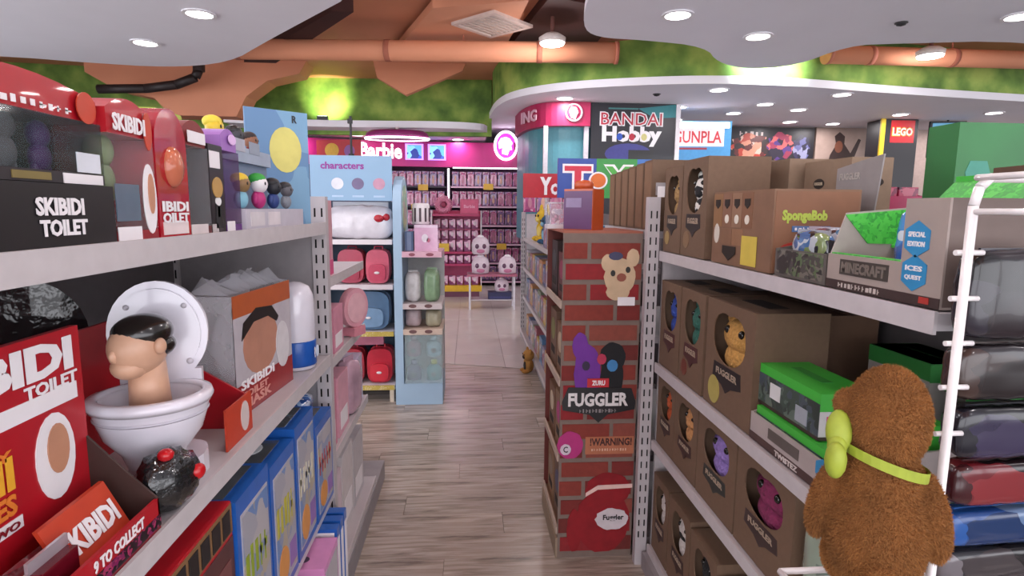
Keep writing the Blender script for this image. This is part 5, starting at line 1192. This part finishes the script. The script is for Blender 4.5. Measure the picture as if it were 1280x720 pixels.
# ================================================================== SHOPS UNDER THE CANOPY
t = thing('shop_sign', 'black and violet hobby shop sign with red and white letters', 'sign', (2.24,8.0,0))
MB().box(-.58,0,0,.60,.06,2.895).build('board', M('#17151f',rough=.4), t)
f = Face((-.58,0,2.1),(1,0,0),(0,0,1),(0,-1,0),1.18,.795)
f.poly([(.55,.92),(1,1),(1,.78),(.75,.76),(.62,.86)],M('#2f7a80'),t,'teal_corner'); f.rect(.2,.90,.55,.925,M('#3f7a7a'),t)
f.oval(.45,.15,.28,.18,M('#3a3a80',rough=.5),t,'violet_patch'); f.rect(.45,.0,.75,.22,BLACK,t,'printed_panel',.0012,.0015)
f.text('BANDAI',.10,.62,.85,.86,WHITE,t,.06,.0014); f.text('BANDAI',.115,.64,.835,.84,M('#b02036',rough=.4),t,.005,.0026)
f.text('Hobby',.13,.28,.84,.62,WHITE,t,.05,.0014)
for a, c in ((.34,'#2a4fb0'),(.485,'#b0203a'),(.63,'#c9c080')): f.oval(a,.44,.035,.06,M(c),t,'letter_centre',.0012,.0027)
MB().box(.60,-.02,0,.66,.08,2.895).build('white_pillar_strip', M('#d9d4d8'), t)
# pink curved drum with logo
drum = smooth([(.72,9.3),(.78,8.5),(1.0,8.05),(1.3,7.95),(1.64,7.96)], 2, False)
struct(ribbon(drum, 2.58, 2.895, .1, M('#a82050',rough=.4), 'trim_1'))
struct(ribbon([(p[0]+.05,p[1]+.15) for p in drum], 1.0, 2.58, .06, M('#4a8a98',rough=.3), 'wall_shopfront'))
MB()
t = thing('logo_sign', 'white round logo mark on the curved pink band', 'sign', (1.41,7.94,2.75))
rg = MB()
for k in range(24):
    a, b_ = 2*PI*k/24, 2*PI*(k+1)/24; rg.cyl((.11*math.cos(a),0,.11*math.sin(a)),(.11*math.cos(b_),0,.11*math.sin(b_)),.012,6)
rg.build('ring', M('#e0d0d8'), t); MB().prism([(-.04,-.07),(.02,-.09),(.04,-.03),(.06,0),(.03,.07),(-.04,.08),(-.07,.02)], -.01, .0, 'y').build('emblem', M('#e0d0d8'), t)
t = thing('letter_sign', 'pale raised letters ING on the curved pink band', 'sign', (.76,8.52,2.66))
Face((0,0,0),Vector((.42,-.90,0)).normalized(),(0,0,1),Vector((-.90,-.42,0)).normalized(),.42,.16).text('ING',0,0,1,1,M('#d0a5b5'),t,.03,.012,.01)
for x in (1.04,1.60): struct(MB().box(x-.03,8.0,1.0,x+.03,8.06,2.58).build('trim_2', M('#c9c4cc')))
# blue model kit sign
t = thing('shop_sign', 'blue board with red outlined model kit lettering on white', 'sign', (3.32,8.25,0), -6)
MB().box(-.42,0,0,.42,.05,2.72).build('board', M('#3f86b8',rough=.4), t)
f = Face((-.42,0,2.15),(1,0,0),(0,0,1),(0,-1,0),.84,.57); f.rect(.0,.38,.88,.84,M('#e0d6d8'),t); f.text('GUNPLA',.02,.46,.84,.76,M('#b8303a'),t,.02,.0014); f.rect(.05,.30,.6,.35,M('#8a2a3a'),t)
MB().box(-.38,-.03,2.62,.38,-.0,2.70).build('strip_lamp', glow('#fff6f4',1.5), t)
# wall with posters
struct(MB().box(3.6,9.9,0,12.9,10.0,2.9).build('wall_shops', M('#b09a92',rough=.7)))
t = thing('poster_panel', 'long dark poster with red and violet figures on the shop wall', 'poster', (5.17,9.84,2.30))
MB().box(-.78,0,0,.80,.05,.585).build('board', M('#17121a',rough=.4), t)
f = Face((-.78,0,0),(1,0,0),(0,0,1),(0,-1,0),1.58,.585)
f.oval(.28,.42,.22,.38,busy(['#b03a28','#d08a70','#5a1a1a','#d8b0a0','#2a1518'],12.,.4),t,'printed_picture',.002,.001,24,.12); f.oval(.62,.45,.15,.4,busy(['#8a2a48','#4a2a70','#c05a5a','#20142a'],12.,.4),t,'printed_picture',.002,.0014,24,.12); f.oval(.86,.4,.1,.38,busy(['#5a5a8a','#1c1830','#8a8aa8','#30284a'],12.,.4),t,'printed_picture',.002,.001,24,.12); scribble(f, 12, 5, .15,.74,.45,.88,M('#d9c9c4'),t)
t = thing('poster_panel', 'pale brown mural panel with a dark armoured figure on the shop wall', 'poster', (6.62,9.84,2.18))
MB().box(-.62,0,0,.62,.05,.72).build('board', M('#a08a80',rough=.5,var=.2,scale=4.), t)
f = Face((-.62,0,0),(1,0,0),(0,0,1),(0,-1,0),1.24,.72); f.poly([(.18,.0),(.22,.35),(.30,.6),(.27,.8),(.34,.9),(.42,.8),(.42,.62),(.52,.4),(.62,.75),(.66,.72),(.58,.3),(.5,.05)],M('#3a2a28'),t,'printed_picture'); f.oval(.34,.55,.06,.14,M('#7a4a38'),t,'printed_picture',.0014,.0014); f.poly([(.75,.1),(.95,.05),(.97,.8),(.8,.6)],M('#7d7a70'),t,'printed_picture')
# black tower with red brick-toy logo
t = thing('brand_tower', 'black shop tower with red square logo and yellow edge strip', 'sign', (6.86,8.8,0))
MB().box(-.40,0,0,.16,.4,2.895).build('tower', M('#16141a',rough=.4), t); MB().box(-.47,-.03,0,-.40,.0,2.895).build('yellow_strip', M('#d0b01f',rough=.4), t)
f = Face((-.40,0,2.3),(1,0,0),(0,0,1),(0,-1,0),.56,.595); f.rect(.20,.40,.90,.97,M('#c8141f',rough=.35),t,'logo_square'); f.text('LEGO',.24,.56,.86,.80,M('#d0b01f'),t,.07,.0014); f.text('LEGO',.26,.58,.84,.78,WHITE,t,.03,.003)
t = thing('hanging_sign', 'light blue framed sign board beside the black tower', 'sign', (7.52,8.8,2.32), -12)
MB().box(-.26,0,0,.26,.05,.56).build('frame', M('#20242c'), t); f = Face((-.26,0,0),(1,0,0),(0,0,1),(0,-1,0),.52,.56); f.rect(.06,.05,.94,.95,M('#5aa8d0',rough=.4),t,'board'); f.rect(.18,.45,.82,.78,M('#d0a0a8'),t); scribble(f, 14, 5, .28,.55,.72,.7,M('#b04a5a'),t,.0014)
MB().cyl((0,.025,.56),(0,.025,.58),.015,8).build('hanger', BLACK, t)
# aisle gondolas in front of the shops, with boxes on top
for gi, (x, y, wd, lb) in enumerate(((2.3,5.2,1.2,'grey shelf unit standing before the hobby shop'),(4.2,6.8,1.6,'grey shelf unit standing before the model kit board'),(5.4,8.4,1.4,'grey shelf unit standing before the dark poster'),(8.4,7.9,1.6,'grey shelf unit standing before the black tower'))):
    g = thing('gondola_shelf', lb, 'shelf', (x,y,0))
    MB().box(-wd/2,-.2,0,wd/2,.2,.1).build('base_plinth', RACK_D, g); MB().box(-wd/2,-.01,.1,wd/2,.01,1.6).build('back_panel', PEG, g)
    for z in (.5,.9,1.3): MB().box(-wd/2,-.2,z-.03,wd/2,.2,z).build('shelf', RACK, g)
    n_ = int(wd/.2)
    for li, z in enumerate((.9,1.3)):
        for k in range(n_):
            i = (gi*3+k*5+li) % 8
            h_ = .26+.1*((k*7+gi) % 3)/2
            carton('%s printed box, %s along the %s shelf %s' % (DESC[i], ['first','second','third','fourth','fifth','sixth','seventh','eighth','ninth','tenth'][k], 'upper' if li else 'lower', lb[lb.index('before'):]), (.175,.16,h_), (x-wd/2+.1+.2*k,y-.11,z+.001), 0, M(PAL[i],rough=.4), [('r','front',.1,.15,.9,.85,busy([PAL[i],PAL[(i+3)%8],'#d0ccd2',PAL[(i+5)%8]],28.,.3))], flaps=False)
# doll packs standing on top of the far shelves by the red sign
for k in range(5):
    c = copy_tree(protos[k % 4], None, (.64+.14*k,6.2,1.421)); c['label'] = 'pink doll box standing on the shelf unit top behind the red sign'; c['group'] = 'doll boxes on the shelf unit top'
# small fittings on the white ceilings
for x, y, z, lb in ((3.55,4.75,3.0,'small black ceiling sensor in the panel over the brown boxes'),(2.35,7.35,2.9,'small black ceiling sensor in the white canopy'),(-.95,4.4,3.0,'small dark ceiling sensor at the edge of the white panel')):
    t = thing('ceiling_sensor', lb, 'sensor', (x,y,z)); MB().lathe([(.035,0),(.035,-.02),(.001,-.03)], 14).build('dome', M('#1c1a1c'), t, True); MB().lathe([(.05,0),(.05,-.006),(.035,-.008)], 14).build('flange', M('#3a383a'), t, True)
